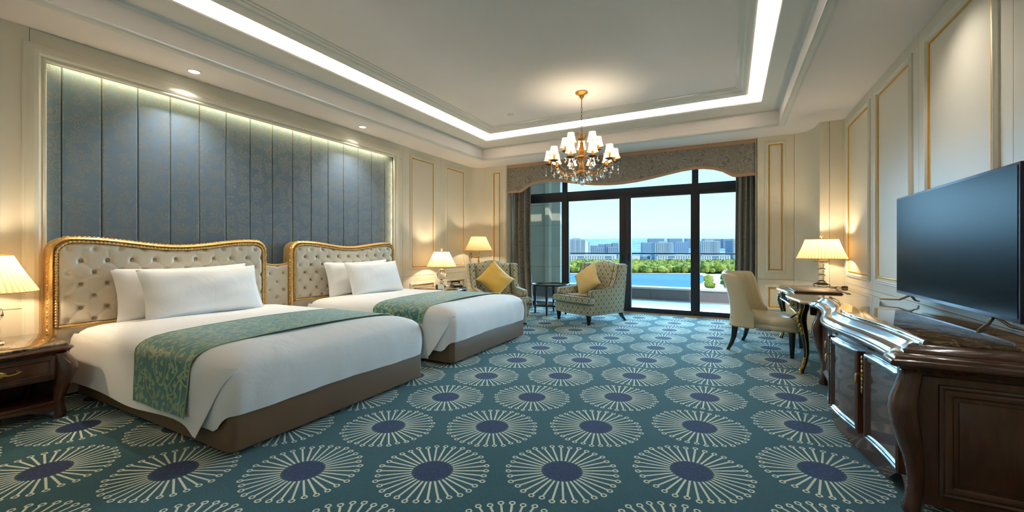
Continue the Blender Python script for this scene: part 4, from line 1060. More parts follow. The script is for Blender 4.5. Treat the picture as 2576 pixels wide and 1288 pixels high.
# ------------------------------------------------------------------ armchairs
def make_armchair(loc, r, label):
    t = thing('armchair', label, 'armchair', loc, r, 'ogee-patterned wing armchairs'); t.scale = (1.09, 1.07, 1.0)
    U = dict(uv=True)
    # base with bowed front rail
    n = 12; fl = [(-0.40+0.80*k/n, -0.40-0.045*(1-(2*k/n-1)**2)) for k in range(n+1)]
    B().plate([(x, y) for x, y in fl]+[(0.40, 0.36), (-0.40, 0.36)], [(-0.02, 0.15), (0, 0.16), (0.004, 0.25), (0, 0.325), (-0.01, 0.335)]).obj('base', M['ogee'], t, smooth=45, **U)
    # seat cushion with proud T-front
    def cush(x, y): return (x, y)
    sc2 = [(-0.295, 0.2), (-0.295, -0.33), (-0.41, -0.335)]+[(-0.425+0.85*k/n, -0.43-0.055*(1-(2*k/n-1)**2)) for k in range(n+1)]+[(0.41, -0.335), (0.295, -0.33), (0.295, 0.2)]
    seat = B().plate(sc2, [(-0.03, 0.335), (-0.004, 0.345), (0.006, 0.375), (0.006, 0.415), (-0.006, 0.445), (-0.03, 0.458), (-0.08, 0.466)]).obj('seat_cushion', M['ogee'], t, smooth=60, **U)
    for z in (0.348, 0.446): B().tube([(x*1.012, y*1.012-0.002, z) for x, y in sc2[2:-2]], 0.0045, 6).obj('piping', M['piping'], seat)
    # arm + wing panels
    side = [(-0.385, 0.15), (-0.375, 0.40), (-0.375, 0.545), (-0.36, 0.565), (-0.20, 0.572), (0.0, 0.578), (0.08, 0.60), (0.135, 0.66), (0.17, 0.76), (0.20, 0.90), (0.215, 0.985), (0.225, 1.0), (0.40, 1.0), (0.41, 0.98), (0.385, 0.7), (0.36, 0.4), (0.345, 0.15)]
    for s_ in (-1, 1):
        x0, x1 = (0.30, 0.405); 
        p = B().extrude(side, lambda a, b_, d: (s_*(d+0.015*sstep(0.6, 1.0, b_)), a, b_), x0, x1).obj('arm', M['ogee'], t, smooth=35, bevel=0.016, **U)
        for d in (x0+0.012, x1-0.008):
            B().tube([(s_*(d+0.015*sstep(0.6, 1.0, b_)), a-0.003, b_+0.001) for a, b_ in side[0:12]], 0.004, 6).obj('piping', M['piping'], p)
    # back with arched crown
    def bk(a, c, front):
        x = -0.305+0.61*a; zt_ = 1.0+0.055*(0.5-0.5*math.cos(2*PI*min(1, max(0, (a-0.02)/0.96)))); z = 0.40+(zt_-0.40)*c
        y = 0.17+0.14*(z-0.40)/0.6
        if front:
            e = min(a, 1-a, (1-c)*1.2); bul = 0.05*math.sqrt(max(0, 1-(1-min(1, e/0.12))**2)); return (x, y-bul+0.03, z)
        return (x, y+0.10, z-0.0)
    bb = B().grid(lambda a, c: bk(a, c, True), 20, 16).grid(lambda a, c: bk(a, c, False), 20, 16)
    N = 320; bb.f += [(i*16+15, (i+1)*16+15, N+(i+1)*16+15, N+i*16+15) for i in range(19)]
    bk_ = bb.obj('backrest', M['ogee'], t, smooth=60, **U)
    for x in (-0.305, 0.305): B().tube([(x*0.99, 0.17+0.14*(z-0.40)/0.6+0.0, z) for z in (0.45, 0.6, 0.8, 0.99)], 0.005, 6).obj('piping', M['piping'], bk_)
    B().extrude([(-0.40, 0.15), (0.40, 0.15), (0.415, 0.98), (-0.415, 0.98)], lambda a, b_, d: (a, d+0.345+0.075*(b_-0.15)/0.85, b_), -0.02, 0.02).obj('back_panel', M['ogee'], t, bevel=0.012, **U)
    for x, y, sx2, sy2 in ((-0.34, -0.38, 0, 0), (0.34, -0.38, 0, 0), (-0.35, 0.32, -0.02, 0.12), (0.35, 0.32, 0.02, 0.12)):
        B().rings([(x+sx2, y+sy2, 0.0, 0.020, 0.020), (x+sx2*0.5, y+sy2*0.45, 0.07, 0.027, 0.027), (x, y, 0.16, 0.036, 0.036)], 12, 4.0).obj('leg', M['blackwood'], t, smooth=50)
    return t
make_armchair((-2.22, 7.17, 0), math.radians(-27), 'ogee-patterned wing armchair in front of the glass doors')
make_armchair((-3.60, 6.26, 0), math.radians(45), 'ogee-patterned wing armchair in the corner beyond the farther bed')
cush = pillow_me(0.46, 0.46, 0.19, 'cushion', 'yellow', 0.09)
cush2 = pillow_me(0.46, 0.46, 0.19, 'cushion', 'pale_yellow', 0.09)
def throw(me, chair_loc, r, lx, ly, z, roll, tilt, label, sx_=1.2):
    ob = inst('throw_cushion', me)
    ob.matrix_world = Matrix.Translation(chair_loc) @ Matrix.Rotation(r, 4, 'Z') @ Matrix.Translation((lx, ly, z)) @ Matrix.Rotation(-tilt, 4, 'X') @ Matrix.Diagonal((sx_, 1, 1, 1)) @ Matrix.Rotation(roll, 4, 'Y')
    return tag(ob, label, 'cushion')
throw(cush, (-3.60, 6.26, 0), math.radians(45), -0.03, 0.02, 0.735, PI/4, 0.33, 'bright yellow square cushion standing on its corner in the corner armchair')
throw(cush2, (-2.22, 7.17, 0), math.radians(-27), -0.07, 0.0, 0.715, PI/4+0.16, 0.42, 'pale sand yellow cushion standing on its corner in the armchair by the doors', 1.2)

# round side table
t = thing('side_table', 'round dark two-tier side table between the armchairs', 'side table', (-3.124, 7.51, 0))
B().lathe([(0.33, 0.545), (0.355, 0.55), (0.362, 0.562), (0.362, 0.582), (0.352, 0.584), (0.345, 0.566), (0.0, 0.564)], 48, cap=False).lathe([(0.0, 0.545), (0.33, 0.545)], 48, cap=False).obj('tray_top', M['blackwood'], t, smooth=40)
B().lathe([(0.0, 0.165), (0.30, 0.165), (0.31, 0.175), (0.31, 0.19), (0.30, 0.194), (0.0, 0.194)], 48, cap=False).obj('lower_shelf', M['blackwood'], t, smooth=40)
for a in (190, 280, 10, 100):
    a = math.radians(a); x, y = 0.305*math.cos(a), 0.305*math.sin(a)
    B().rings([(x, y, 0, 0.019, 0.019), (x*0.99, y*0.99, 0.03, 0.015, 0.015), (x, y, 0.17, 0.019, 0.019), (x, y, 0.30, 0.021, 0.021), (x, y, 0.36, 0.027, 0.027), (x, y, 0.55, 0.03, 0.03)], 10, 4.0, a).obj('leg', M['blackwood'], t, smooth=40)
# ------------------------------------------------------------------ long bow-front console
CV0, CV1 = 2.60, 4.80
def fb(v): return 0.762-0.115*math.exp(-((v-3.62)/0.50)**2)
con = thing('console_cabinet', 'long bow-front mahogany cabinet with brown marble top along the right wall', 'cabinet', (1.0, 3.7, 0))
n = 60
front = [(fb(CV1-(CV1-CV0)*k/n), CV1-(CV1-CV0)*k/n) for k in range(n+1)]
def ears(pts, e=0.03):
    return [(x-e*(sstep(0.10, 0.03, 0) if False else (1-sstep(0.03, 0.12, min(v-CV0, CV1-v)))), v) for x, v in pts]
XB = 1.335
path = [(XB, CV0), (XB, CV1)]+ears(front)
prof = [(-0.06, 0.78), (-0.055, 0.803), (-0.035, 0.804), (-0.018, 0.796), (-0.010, 0.782), (0.004, 0.776), (0.008, 0.766), (0.022, 0.763), (0.040, 0.756), (0.052, 0.743), (0.056, 0.737), (0.066, 0.735), (0.072, 0.724), (0.068, 0.712), (0.052, 0.704), (0.034, 0.703), (0.026, 0.692), (0.016, 0.684), (0.010, 0.67), (0.0, 0.66), (-0.02, 0.66)]
apart(con, 'top_moulding', B().sweep(path, prof), 'mahog', smooth=50)
path2 = [(XB, CV0), (XB, CV1)]+front
apart(con, 'marble_top', B().plate(path2, [(-0.058, 0.795), (-0.048, 0.797), (-0.045, 0.806), (-0.045, 0.814), (-0.049, 0.82), (-0.056, 0.822)]), 'marble', smooth=40)
def bz(v):
    d = min(v-CV0, CV1-v)
    return 0.02+0.10*sstep(0.06, 0.14, d)*(1-sstep(0.16, 0.34, d))
def fr_wall(a, c): v = CV0+0.04+(CV1-CV0-0.08)*a; return (fb(v), v, bz(v)+(0.67-bz(v))*c)
apart(con, 'front_board', B().grid(fr_wall, 90, 4), 'mahog', smooth=50)
apart(con, 'carcase', B().plate([(XB+0.04, CV0+0.03), (XB+0.04, CV1-0.03)]+[(x+0.01, v) for x, v in front if CV0+0.03 < v < CV1-0.03], [(-0.001, 0.12), (-0.001, 0.78)]), 'mahog', smooth=50)
def mpC(v, z, d): return (fb(v)-d, v, z)
for k, (a0, a1) in enumerate(((2.72, 3.13), (3.21, 3.63), (3.71, 4.13), (4.21, 4.62))):
    z0, z1 = 0.135, 0.632
    b = B().grid(lambda a, c: mpC(a0+(a1-a0)*a, z0+(z1-z0)*c, 0.012), 16, 3)
    rim = dense([(a0, z0), (a1, z0), (a1, z1), (a0, z1)], 0.03)
    b.sweep(rim, [(0, 0), (0, 0.012)], mp=mpC)
    d_ = apart(con, 'door', b, 'mahog', smooth=35)
    d_['label'] = 'raised-panel door'
    b = B().sweep(rim, [(0.002, 0.008), (0.002, 0.020), (-0.006, 0.026), (-0.016, 0.026), (-0.022, 0.020), (-0.032, 0.022), (-0.040, 0.014), (-0.044, 0.008)], mp=mpC)
    ob = b.obj('door_moulding', M['mahog'], d_, smooth=40); ob.location = (-con.location[0], -con.location[1], 0)
for v in (3.17, 3.67, 4.17):
    b = B(); x = fb(v)-0.012
    for s0, r_ in ((0.60, 0.010), (0.575, 0.013), (0.545, 0.010), (0.52, 0.016), (0.495, 0.020), (0.47, 0.017), (0.445, 0.010), (0.42, 0.012), (0.398, 0.008)):
        b.add([(x-0.004+q.x*0.006, v+q.y*r_, s0+q.z*0.016) for q in iv], iff)
    b.tube([(x, v, 0.505), (x-0.03, v, 0.505)], 0.006, 8)
    b.tube([(x-0.028, v, 0.505), (x-0.034, v-0.012, 0.49), (x-0.034, v-0.014, 0.46), (x-0.034, v, 0.447), (x-0.034, v+0.014, 0.46), (x-0.034, v+0.012, 0.49)], 0.005, 8, closed=True)
    apart(con, 'handle', b, 'brass', smooth=60)
for v, s_ in ((CV0, -1), (CV1, 1)):
    sec = [(0.012, 0.0, 0.036), (0.016, 0.02, 0.034), (0.004, 0.06, 0.030), (-0.004, 0.12, 0.029), (-0.004, 0.18, 0.031), (0.006, 0.26, 0.037), (0.026, 0.34, 0.046), (0.045, 0.42, 0.052), (0.056, 0.49, 0.053), (0.052, 0.54, 0.050), (0.034, 0.60, 0.044), (0.02, 0.65, 0.042), (0.018, 0.675, 0.044)]
    apart(con, 'leg', B().rings([(0.775-d*0.85, v-s_*0.045+s_*d*0.35, z, r_*1.0, r_*1.15) for d, z, r_ in sec], 18, 3.0), 'mahog', smooth=60)
    apart(con, 'leg', B().rings([(1.33, v-s_*0.045+s_*d*0.25, z, r_*0.8, r_*0.9) for d, z, r_ in sec], 12, 3.0), 'mahog', smooth=60)
    y_ = v+0.035*(-s_)
    mpE = (lambda a, b_, d: (a, y_-d, b_)) if s_ < 0 else (lambda a, b_, d: (a, y_+d, b_))
    apart(con, 'end_board', B().extrude([(0.80, 0.05), (1.34, 0.05), (1.34, 0.67), (0.80, 0.67)], mpE, -0.02, 0.0), 'mahog', smooth=0)
    r_ = [(0.872, 0.115), (1.275, 0.115), (1.275, 0.605), (0.872, 0.605)]
    apart(con, 'end_moulding', B().sweep(r_, [(0.016, 0), (0.014, 0.010), (0.004, 0.014), (-0.006, 0.008), (-0.014, 0.012), (-0.026, 0.010), (-0.036, 0.002), (-0.038, -0.001)], mp=mpE), 'mahog', smooth=30)
    apart(con, 'end_panel', B().extrude([(0.925, 0.168), (1.222, 0.168), (1.222, 0.552), (0.925, 0.552)], mpE, -0.001, 0.006), 'mahog', bevel=0.004)

# television
t = thing('television', 'large flat-screen television with dark screen standing on the marble-topped cabinet', 'television', (1.26, 3.79, 0.822))
apart(t, 'frame', B().box(1.248, 1.285, 2.94, 4.64, 0.885, 1.683), 'tvframe', bevel=0.004)
apart(t, 'screen', B().box(1.2455, 1.25, 2.957, 4.623, 0.908, 1.668), 'screen', smooth=0)
apart(t, 'back_housing', B().box(1.285, 1.325, 3.2, 4.4, 0.93, 1.4), 'plastic', bevel=0.01)
for v, s_ in ((3.22, -1), (4.40, 1)):
    apart(t, 'stand_leg', B().tube([(1.27, v, 0.89), (1.22, v+s_*0.06, 0.845), (1.13, v+s_*0.20, 0.829)], [0.010, 0.009, 0.006], 8).tube([(1.27, v, 0.89), (1.31, v+s_*0.05, 0.845), (1.355, v+s_*0.12, 0.829)], [0.010, 0.009, 0.006], 8), 'steel', smooth=60)

# ------------------------------------------------------------------ writing desk
dk = thing('writing_desk', 'black lacquered writing desk with gilt mounts in the far right corner', 'desk', (1.0, 6.05, 0))
DV0, DV1, DX0, DX1 = 4.955, 7.10, 0.62, 1.40
def dfr(v):
    t_ = (v-DV0)/(DV1-DV0); return DX0+0.03*math.cos(4*PI*t_)-0.035
m_ = 40
dfront = [(dfr(DV1-(DV1-DV0)*k/m_), DV1-(DV1-DV0)*k/m_) for k in range(m_+1)]
dpath = [(DX1, DV0), (DX1, DV1)]+dfront
apart(dk, 'desk_top', B().plate(dpath, [(-0.03, 0.722), (-0.012, 0.722), (-0.006, 0.742), (-0.03, 0.742)]), 'marble', smooth=40)
apart(dk, 'gilt_edge', B().sweep(dpath, [(-0.035, 0.708), (-0.008, 0.708), (0.004, 0.714), (0.012, 0.724), (0.008, 0.736), (-0.006, 0.743), (-0.016, 0.742)]), 'desktop', smooth=50)
fr2 = [(x+0.035, v) for x, v in dfront if DV0+0.06 < v < DV1-0.06]
apb = B(); k_ = len(fr2)
def dz(v):
    t_ = (v-DV0)/(DV1-DV0); return 0.60-0.035*math.exp(-((t_-0.5)/0.12)**2)-0.03*math.exp(-((t_-0.12)/0.05)**2)-0.03*math.exp(-((t_-0.88)/0.05)**2)
apb.add([(x, v, 0.708) for x, v in fr2]+[(x, v, dz(v)) for x, v in fr2]+[(x+0.02, v, 0.708) for x, v in fr2]+[(x+0.02, v, dz(v)) for x, v in fr2],
        [(i, i+1, k_+i+1, k_+i) for i in range(k_-1)]+[(2*k_+i, 2*k_+i+1, 3*k_+i+1, 3*k_+i) for i in range(k_-1)]+[(k_+i, k_+i+1, 3*k_+i+1, 3*k_+i) for i in range(k_-1)])
apart(dk, 'apron', apb, 'blacklac', smooth=50)
apart(dk, 'apron_gilt_line', B().tube([(x-0.002, v, dz(v)) for x, v in fr2], 0.006, 6), 'gilt')
apart(dk, 'end_apron', B().extrude([(0.70, 0.708), (1.34, 0.708), (1.34, 0.60), (1.15, 0.585), (1.02, 0.56), (0.9, 0.585), (0.70, 0.60)], lambda a, b_, d: (a, d, b_), 5.02, 5.04).extrude([(0.70, 0.708), (1.34, 0.708), (1.34, 0.60), (1.02, 0.56), (0.70, 0.60)], lambda a, b_, d: (a, d, b_), 7.02, 7.04), 'blacklac', smooth=0)
for a0, a1 in ((5.22, 5.62), (5.72, 6.34), (6.44, 6.84)):
    rim = dense([(a0, 0.628), (a1, 0.628), (a1, 0.695), (a0, 0.695)], 0.05)
    mpD = lambda v, z, d: (dfr(v)+0.035-d, v, z)
    dd = apart(dk, 'drawer', B().sweep(rim, [(0.004, 0), (0.003, 0.006), (-0.003, 0.008), (-0.006, 0.003)], mp=mpD).grid(lambda a, c: mpD(a0+(a1-a0)*a, 0.628+0.067*c, 0.003), 12, 2), 'blacklac', smooth=40)
    vm = (a0+a1)/2
    hb = B()
    for s_ in (-1, 1): hb.add([(mpD(vm+s_*0.05, 0.66, 0.008)[0]+q.x*0.005, vm+s_*0.05+q.y*0.014, 0.662+q.z*0.014) for q in iv], iff)
    hb.tube([(mpD(vm, 0, 0.012)[0], vm-0.05, 0.662), (mpD(vm, 0, 0.03)[0], vm-0.04, 0.645), (mpD(vm, 0, 0.034)[0], vm, 0.640), (mpD(vm, 0, 0.03)[0], vm+0.04, 0.645), (mpD(vm, 0, 0.012)[0], vm+0.05, 0.662)], 0.004, 6)
    hb.xf(Matrix.Translation(-dk.location)); hb.obj('handle', M['gilt'], dd, smooth=60)
for x, v, sx_, sy_ in ((0.668, 5.075, -1, -1), (0.668, 6.98, -1, 1), (1.34, 5.075, 1, -1), (1.34, 6.98, 1, 1)):
    sec = [(0.030, 0.0, 0.020), (0.036, 0.02, 0.024), (0.020, 0.05, 0.019), (0.002, 0.12, 0.019), (-0.008, 0.20, 0.022), (-0.004, 0.30, 0.027), (0.010, 0.40, 0.034), (0.026, 0.48, 0.041), (0.036, 0.54, 0.046), (0.030, 0.60, 0.046), (0.012, 0.66, 0.044), (0.008, 0.708, 0.044)]
    ky = 0.4
    lg_ = apart(dk, 'leg', B().rings([(x+(sx_*d if sx_ < 0 else 0), v+sy_*d*ky*-1, z, r_, r_) for d, z, r_ in sec], 16, 3.2), 'blacklac', smooth=60)
    if sx_ < 0:
        gm = B()
        for d, z, w_ in ((0.045, 0.63, 0.020), (0.058, 0.60, 0.028), (0.068, 0.56, 0.032), (0.066, 0.52, 0.027), (0.052, 0.48, 0.020), (0.040, 0.44, 0.014), (0.03, 0.405, 0.009)):
            for q_ in (-1, 0, 1): gm.add([(x-d+q.x*0.014, v+q_*w_*0.75-0.02*(sy_ < 0)+q.y*w_*0.55, z+q.z*0.024+(0.008 if q_ else 0)) for q in iv], iff)
        for k in range(9):
            z = 0.01+k*0.018; d = 0.045-0.004*k if k > 2 else 0.056-0.002*k
            gm.add([(x-d*0.75+q.x*0.016, v+(-0.012 if sy_ < 0 else 0.01)+q.y*0.016, z+q.z*0.013) for q in iv], iff)
        gm.xf(Matrix.Translation(-dk.location)); gm.obj('gilt_mount', M['gilt'], lg_, smooth=60)
        gl = B().tube([(x-d-r_*0.1+0.0, v-r_*0.95+(d*ky if sy_ < 0 else -d*ky), z) for d, z, r_ in sec], 0.004, 6).xf(Matrix.Translation(-dk.location)); gl.obj('gilt_line', M['gilt'], lg_)
t = thing('desk_pad', 'brown leather desk pad on the writing desk', 'desk pad', (0.90, 6.26, 0.742))
apart(t, 'pad', B().box(0.66, 1.13, 5.88, 6.66, 0.743, 0.749), 'mahog', bevel=0.002)
apart(t, 'folder', B().box(0.67, 1.12, 5.885, 6.64, 0.750, 0.762), 'folder' if 'folder' in M else 'base', bevel=0.003)
t = thing('socket_strip', 'flush dark socket strip set in the desk top beside the desk pad', 'socket', (1.2, 6.25, 0.742))
apart(t, 'cover', B().box(1.175, 1.215, 5.98, 6.52, 0.7425, 0.747), 'plastic', bevel=0.001)
table_lamp((1.10, 6.98, 0.744), 'lit pleated table lamp with stacked crystal stem on the writing desk', 17, 1)
t = thing('lamp_cord', 'coiled black cord with plug lying beside the desk lamp', 'cord', (1.25, 6.9, 0.744))
pts_ = [(1.02+0.30*k/40+0.03*math.cos(k*0.5), 6.86+0.03*math.sin(k*0.62)-0.02*k/40, 0.752+0.004*math.sin(k)) for k in range(41)]
apart(t, 'cable', B().tube(pts_, 0.005, 6), 'plastic')
apart(t, 'plug', B().rings([(1.325, 6.85, 0.744, 0.035, 0.022), (1.325, 6.85, 0.765, 0.036, 0.023), (1.325, 6.85, 0.772, 0.026, 0.016)], 12, 3), 'plastic', bevel=0.0)

# ------------------------------------------------------------------ desk chair
t = thing('desk_chair', 'cream leather desk chair with curved back and nail-head trim', 'chair', (0.36, 6.12, 0), math.radians(75.5))
# shell: U path in plan, local -y is the front
def upath(s_):
    # s 0..1 from front of left side round the back to the front of the right side
    hw, dp, r_ = 0.375, 0.34, 0.20
    L1 = 0.12; La = PI/2*r_; Lb = 2*(hw-r_); T_ = 2*L1+2*La+Lb; d = s_*T_
    if d < L1: return (-hw, dp-r_-L1+d, -1, 0)
    d -= L1
    if d < La: a = d/r_; return (-hw+r_-r_*math.cos(a), dp-r_+r_*math.sin(a), -math.cos(a), math.sin(a))
    d -= La
    if d < Lb: return (-hw+r_+d, dp, 0, 1)
    d -= Lb
    if d < La: a = d/r_; return (hw-r_+r_*math.sin(a), dp-r_+r_*math.cos(a), math.sin(a), math.cos(a))
    d -= La
    return (hw, dp-r_-d, 1, 0)
def shell(a, c):
    # c 0..1: outer bottom -> outer top -> inner top -> inner bottom
    x, y, nx_, ny_ = upath(a); e = min(a, 1-a)
    top = 0.47+0.10*sstep(0, 0.07, e)+0.37*sstep(0.03, 0.14, e)+0.03*sstep(0.3, 0.5, e)
    if e < 0.10: top -= 0.0
    zb_ = 0.295
    if c < 0.42: k = c/0.42; z = zb_+(top-zb_)*k; o_ = 0.0
    elif c < 0.5: k = (c-0.42)/0.08; z = top+0.012*math.sin(k*PI/2); o_ = -0.035*k
    elif c < 0.58: k = (c-0.5)/0.08; z = top+0.012*math.cos(k*PI/2); o_ = -0.035-0.035*k
    else: k = (c-0.58)/0.42; z = top-(top-0.36)*k; o_ = -0.07
    lean = 0.11*(max(0, z-0.40)/0.56)**1.3*max(0, ny_)+0.02*(max(0, z-0.4))*(1-max(0, ny_))
    flare = -0.03*math.sin(min(1, max(0, (z-0.30)/0.7))*PI)*max(0, ny_)
    return (x+nx_*(o_+lean*0.0), y+ny_*o_+lean+flare, z)
B().grid(shell, 80, 26).obj('back_shell', M['creamleather'], t, smooth=60)
for s_ in (0, 1):
    col = [shell(s_, c/25) for c in range(26)]
    b = B().add(col, [tuple(range(26))]); b.obj('shell_end', M['creamleather'], t, smooth=0)
B().tube([tuple(Vector(shell(k/79, 0.5))+Vector((0, 0, 0.003))) for k in range(80)], 0.005, 6).obj('piping', M['creamleather'], t)
so = [(-0.30, 0.28), (-0.305, -0.12), (-0.36, -0.15), (-0.365, -0.38)]+[(-0.34+0.68*k/12, -0.41-0.03*(1-(2*k/12-1)**2)) for k in range(13)]+[(0.365, -0.38), (0.36, -0.15), (0.305, -0.12), (0.30, 0.28)]
B().plate(so, [(-0.012, 0.292), (0, 0.30), (0.002, 0.345), (-0.004, 0.35), (0.006, 0.365), (0.010, 0.40), (0.002, 0.43), (-0.03, 0.448), (-0.09, 0.456)]).obj('seat', M['creamleather'], t, smooth=60)
nb = B(); k_ = 0
for i in range(0, 300):
    x, y, nx_, ny_ = upath(i/299); k_ += 1
    if i % 4 == 0: x, y, z = shell(i/299, 0); nb.add([(x+nx_*0.002+q.x*0.006, y+ny_*0.002+q.y*0.006, 0.302+q.z*0.006) for q in iv], iff)
dn = dense(so[2:-2], 0.02)
for x, y in dn:
    if y < -0.10 and abs(y) > 0.1: nb.add([(x+q.x*0.006, y-0.002+q.y*0.006, 0.303+q.z*0.006) for q in iv], iff)
nb.obj('nailhead_trim', M['brass'], t, smooth=60, kind='stuff')
for x, y, o1, o2 in ((-0.33, -0.36, 0, 0.0), (0.33, -0.36, 0, 0.0), (-0.31, 0.24, -0.045, 0.07), (0.31, 0.24, 0.045, 0.07)):
    B().rings([(x+o1, y+o2, 0.0, 0.018, 0.020), (x+o1*0.55, y+o2*0.5, 0.08, 0.021, 0.024), (x+o1*0.2, y+o2*0.15, 0.17, 0.025, 0.029), (x, y, 0.30, 0.031, 0.036)], 12, 3.5).obj('leg', M['blackwood'], t, smooth=50)

# ------------------------------------------------------------------ chandelier
ch = thing('chandelier', 'antique gold two-tier chandelier with white shades and crystal drops', 'chandelier', (-1.94, 5.86, ZT))
def zc(z): return z-ZT
B().lathe([(0.092, 0.0), (0.095, -0.010), (0.086, -0.022), (0.05, -0.038), (0.036, -0.055), (0.034, -0.075), (0.022, -0.088), (0.010, -0.095), (0.010, -0.115)], 28).obj('ceiling_rose', M['antique'], ch, smooth=40)
B().lathe([(0.007, -0.10), (0.007, -0.20)], 10).obj('rod', M['antique'], ch)
link = B().tube([(0.0, 0.010*math.cos(2*PI*k/14), 0.021*math.sin(2*PI*k/14)) for k in range(14)], 0.0028, 6, closed=True).mesh('chain_link', M['pan'])
z = -0.215; k = 0
while z > zc(2.90): inst('chain_link', link, ch, (0, 0, z), (0, 0, (k % 2)*PI/2)); z -= 0.034; k += 1
B().lathe([(0.005, zc(2.91)), (0.022, zc(2.90)), (0.055, zc(2.885)), (0.062, zc(2.875)), (0.045, zc(2.862)), (0.02, zc(2.855)), (0.016, zc(2.83)), (0.030, zc(2.815)), (0.024, zc(2.80)), (0.030, zc(2.76)), (0.046, zc(2.71)), (0.050, zc(2.68)), (0.036, zc(2.655)), (0.028, zc(2.645)), (0.062, zc(2.625)), (0.066, zc(2.61)), (0.040, zc(2.595)), (0.022, zc(2.57)), (0.022, zc(2.52)), (0.034, zc(2.49)), (0.044, zc(2.455)), (0.038, zc(2.42)), (0.060, zc(2.405)), (0.065, zc(2.39)), (0.045, zc(2.375)), (0.02, zc(2.36)), (0.012, zc(2.335)), (0.003, zc(2.32))], 20).obj('baluster_stem', M['antique'], ch, smooth=50)
for k in range(6):
    a = 2*PI*k/6; c_, s_ = math.cos(a), math.sin(a)
    B().tube([(c_*r_, s_*r_, zc(q)) for r_, q in ((0.05, 2.88), (0.075, 2.92), (0.082, 2.96), (0.066, 2.985), (0.05, 2.97), (0.055, 2.95))], 0.005, 6).obj('top_scroll', M['antique'], ch)
shade_b = B()
shp = [(0.047, 0.130), (0.050, 0.10), (0.056, 0.06), (0.066, 0.025), (0.080, 0.0)]
sh_me = B().lathe(shp, 24, cap=False).mesh('lamp_shade', M['shade_white'], smooth=60)
trim_me = B().tube([(0.081*math.cos(2*PI*k/24), 0.081*math.sin(2*PI*k/24), 0) for k in range(24)], 0.0028, 5, closed=True).mesh('shade_trim', M['candle'])
bulb_me = B().lathe([(0.002, 0.0), (0.014, 0.012), (0.017, 0.03), (0.010, 0.05), (0.002, 0.062)], 10).mesh('bulb', M['bulb'])
can_me = B().lathe([(0.014, 0), (0.014, 0.075), (0.010, 0.078)], 12).mesh('candle_sleeve', M['candle'])
pan_me = B().lathe([(0.012, 0.0), (0.035, 0.006), (0.062, 0.018), (0.064, 0.022), (0.030, 0.012), (0.012, 0.012)], 20).mesh('drip_pan', M['pan'], smooth=40)
def drop(b, s_=1.0, kind=0):
    if kind == 0:   # flat faceted pendeloque
        b.add([(0, 0, 0.03*s_), (0.020*s_, 0, -0.012*s_), (0, 0.009*s_, -0.012*s_), (-0.020*s_, 0, -0.012*s_), (0, -0.009*s_, -0.012*s_), (0, 0, -0.038*s_)], [(0, 1, 2), (0, 2, 3), (0, 3, 4), (0, 4, 1), (5, 2, 1), (5, 3, 2), (5, 4, 3), (5, 1, 4)])
    else:
        b.lathe([(0.0015, 0.04*s_), (0.004*s_, 0.02*s_), (0.010*s_, -0.02*s_), (0.008*s_, -0.034*s_), (0.002, -0.042*s_)], 6)
    b.lathe([(0.001, 0.052*s_), (0.0055, 0.046*s_), (0.0055, 0.042*s_), (0.001, 0.036*s_)], 6)
    return b
dm = [drop(B(), 1.5).mesh('crystal_drop', M['crystal'], smooth=0), drop(B(), 1.35, 1).mesh('crystal_drop', M['crystal'], smooth=0)]
def arm(a, R_, zbot, base_r, base_z, dip, power):
    c_, s_ = math.cos(a), math.sin(a); P_ = []
    for k in range(15):
        q = k/14; r_ = base_r+(R_-base_r)*q
        zz = base_z-dip*math.sin(PI*min(1, q*1.25))**1.0*(1-q*0.25)+(zbot-0.085-base_z)*sstep(0.45, 1.0, q)
        P_.append((c_*r_, s_*r_, zc(zz)))
    P_[-1] = (c_*R_, s_*R_, zc(zbot-0.080))
    ar = B().tube(P_, 0.0065, 7).obj('arm', M['antique'], ch)
    px, py = c_*R_, s_*R_
    inst('drip_pan', pan_me, ar, (px, py, zc(zbot-0.085))); inst('candle_sleeve', can_me, ar, (px, py, zc(zbot-0.065)))
    sh_ = inst('lamp_shade', sh_me, ar, (px, py, zc(zbot))); inst('shade_trim', trim_me, ar, (px, py, zc(zbot)))
    inst('bulb', bulb_me, ar, (px, py, zc(zbot+0.015)))
    lg = lamp('POINT', 'lamp_light', (px, py, zc(zbot+0.045)), power, (1.0, 0.86, 0.62), shadow_soft_size=0.02); lg.parent = ch
    return px, py
# camera-side direction of the fitting, so that the arms stand as in the photograph
A0 = math.atan2(-5.86, 1.94)
for k in range(10):
    a = A0+math.radians(18+36*k); px, py = arm(a, 0.475, 2.585, 0.045, 2.40, 0.055, 8.0)
    inst('crystal_drop', dm[0], ch, (px*0.86, py*0.86, zc(2.385)), (0, 0, A0+PI/2)); inst('crystal_drop', dm[1], ch, (px*1.10, py*1.10, zc(2.40)))
    inst('crystal_drop', dm[k % 2], ch, (px*0.60, py*0.60, zc(2.345)), (0, 0, A0+PI/2+0.4))
for k in range(5):
    a = A0+math.radians(36+72*k); px, py = arm(a, 0.255, 2.79, 0.05, 2.63, 0.02, 8.0)
    inst('crystal_drop', dm[0], ch, (px*1.0, py*1.0, zc(2.60)), (0, 0, A0+PI/2)); inst('crystal_drop', dm[0], ch, (px*0.65, py*0.65, zc(2.56)), (0, 0, A0+PI/2-0.5))
bead = B()
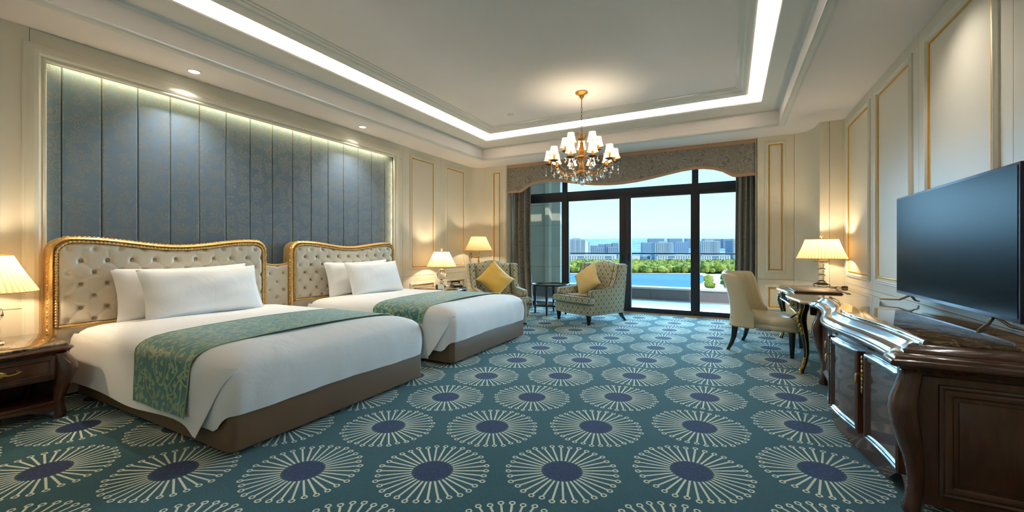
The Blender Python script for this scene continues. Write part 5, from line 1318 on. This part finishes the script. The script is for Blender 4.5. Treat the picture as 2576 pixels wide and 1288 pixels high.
for k in range(9):
    a = 2*PI*k/9+0.2; r_ = 0.115 if k % 2 else 0.135
    inst('crystal_drop', dm[k % 2], ch, (r_*math.cos(a), r_*math.sin(a), zc(2.285)), (0, 0, A0+PI/2))
    for j in range(4): bead.lathe([(0.001, 0.006), (0.006, 0), (0.001, -0.006)], 6, (r_*math.cos(a), r_*math.sin(a), zc(2.345+0.014*j)))
    bead.tube([(0.03*math.cos(a), 0.03*math.sin(a), zc(2.39)), (r_*math.cos(a), r_*math.sin(a), zc(2.395))], 0.002, 5)
for j in range(6): bead.lathe([(0.001, 0.007), (0.007, 0), (0.001, -0.007)], 6, (0, 0, zc(2.30-0.015*j)))
for k in range(12):
    a = 2*PI*k/12
    for j in range(4): bead.lathe([(0.001, 0.006), (0.0055, 0), (0.001, -0.006)], 5, ((0.075-0.01*j)*math.cos(a), (0.075-0.01*j)*math.sin(a), zc(2.58-0.022*j)))
bead.obj('crystal_beads', M['crystal'], ch, smooth=0, kind='stuff')
for k in range(3): inst('crystal_drop', dm[0], ch, (0.02*math.cos(k*2.1), 0.02*math.sin(k*2.1), zc(2.245)), (0, 0, A0+PI/2+k))

# ceiling spots in view and a sprinkler disc
for i, (x, y) in enumerate(SPOTS):
    t = thing('downlight', ('round recessed ceiling spot over the nearer headboard', 'round recessed ceiling spot over the farther headboard')[i], 'spotlight', (x, y, 3.1))
    B().lathe([(0.062, 0.0), (0.060, -0.006), (0.050, -0.007), (0.046, 0.0)], 28, cap=False).obj('trim_ring', M['plaster'], t, smooth=50)
    B().lathe([(0.0, -0.001), (0.046, -0.001)], 28, cap=False).obj('lens', M['led'], t, smooth=0)
t = thing('smoke_detector', 'small flat white disc on the ceiling left of the chandelier', 'detector', (-3.34, 6.25, ZT))
B().lathe([(0.055, 0), (0.055, -0.008), (0.048, -0.012), (0, -0.012)], 24).obj('cover', M['plaster'], t, smooth=40)
B().lathe([(0.02, -0.012), (0.018, -0.02), (0, -0.021)], 14).obj('sensor', M['plaster'], t, smooth=40)
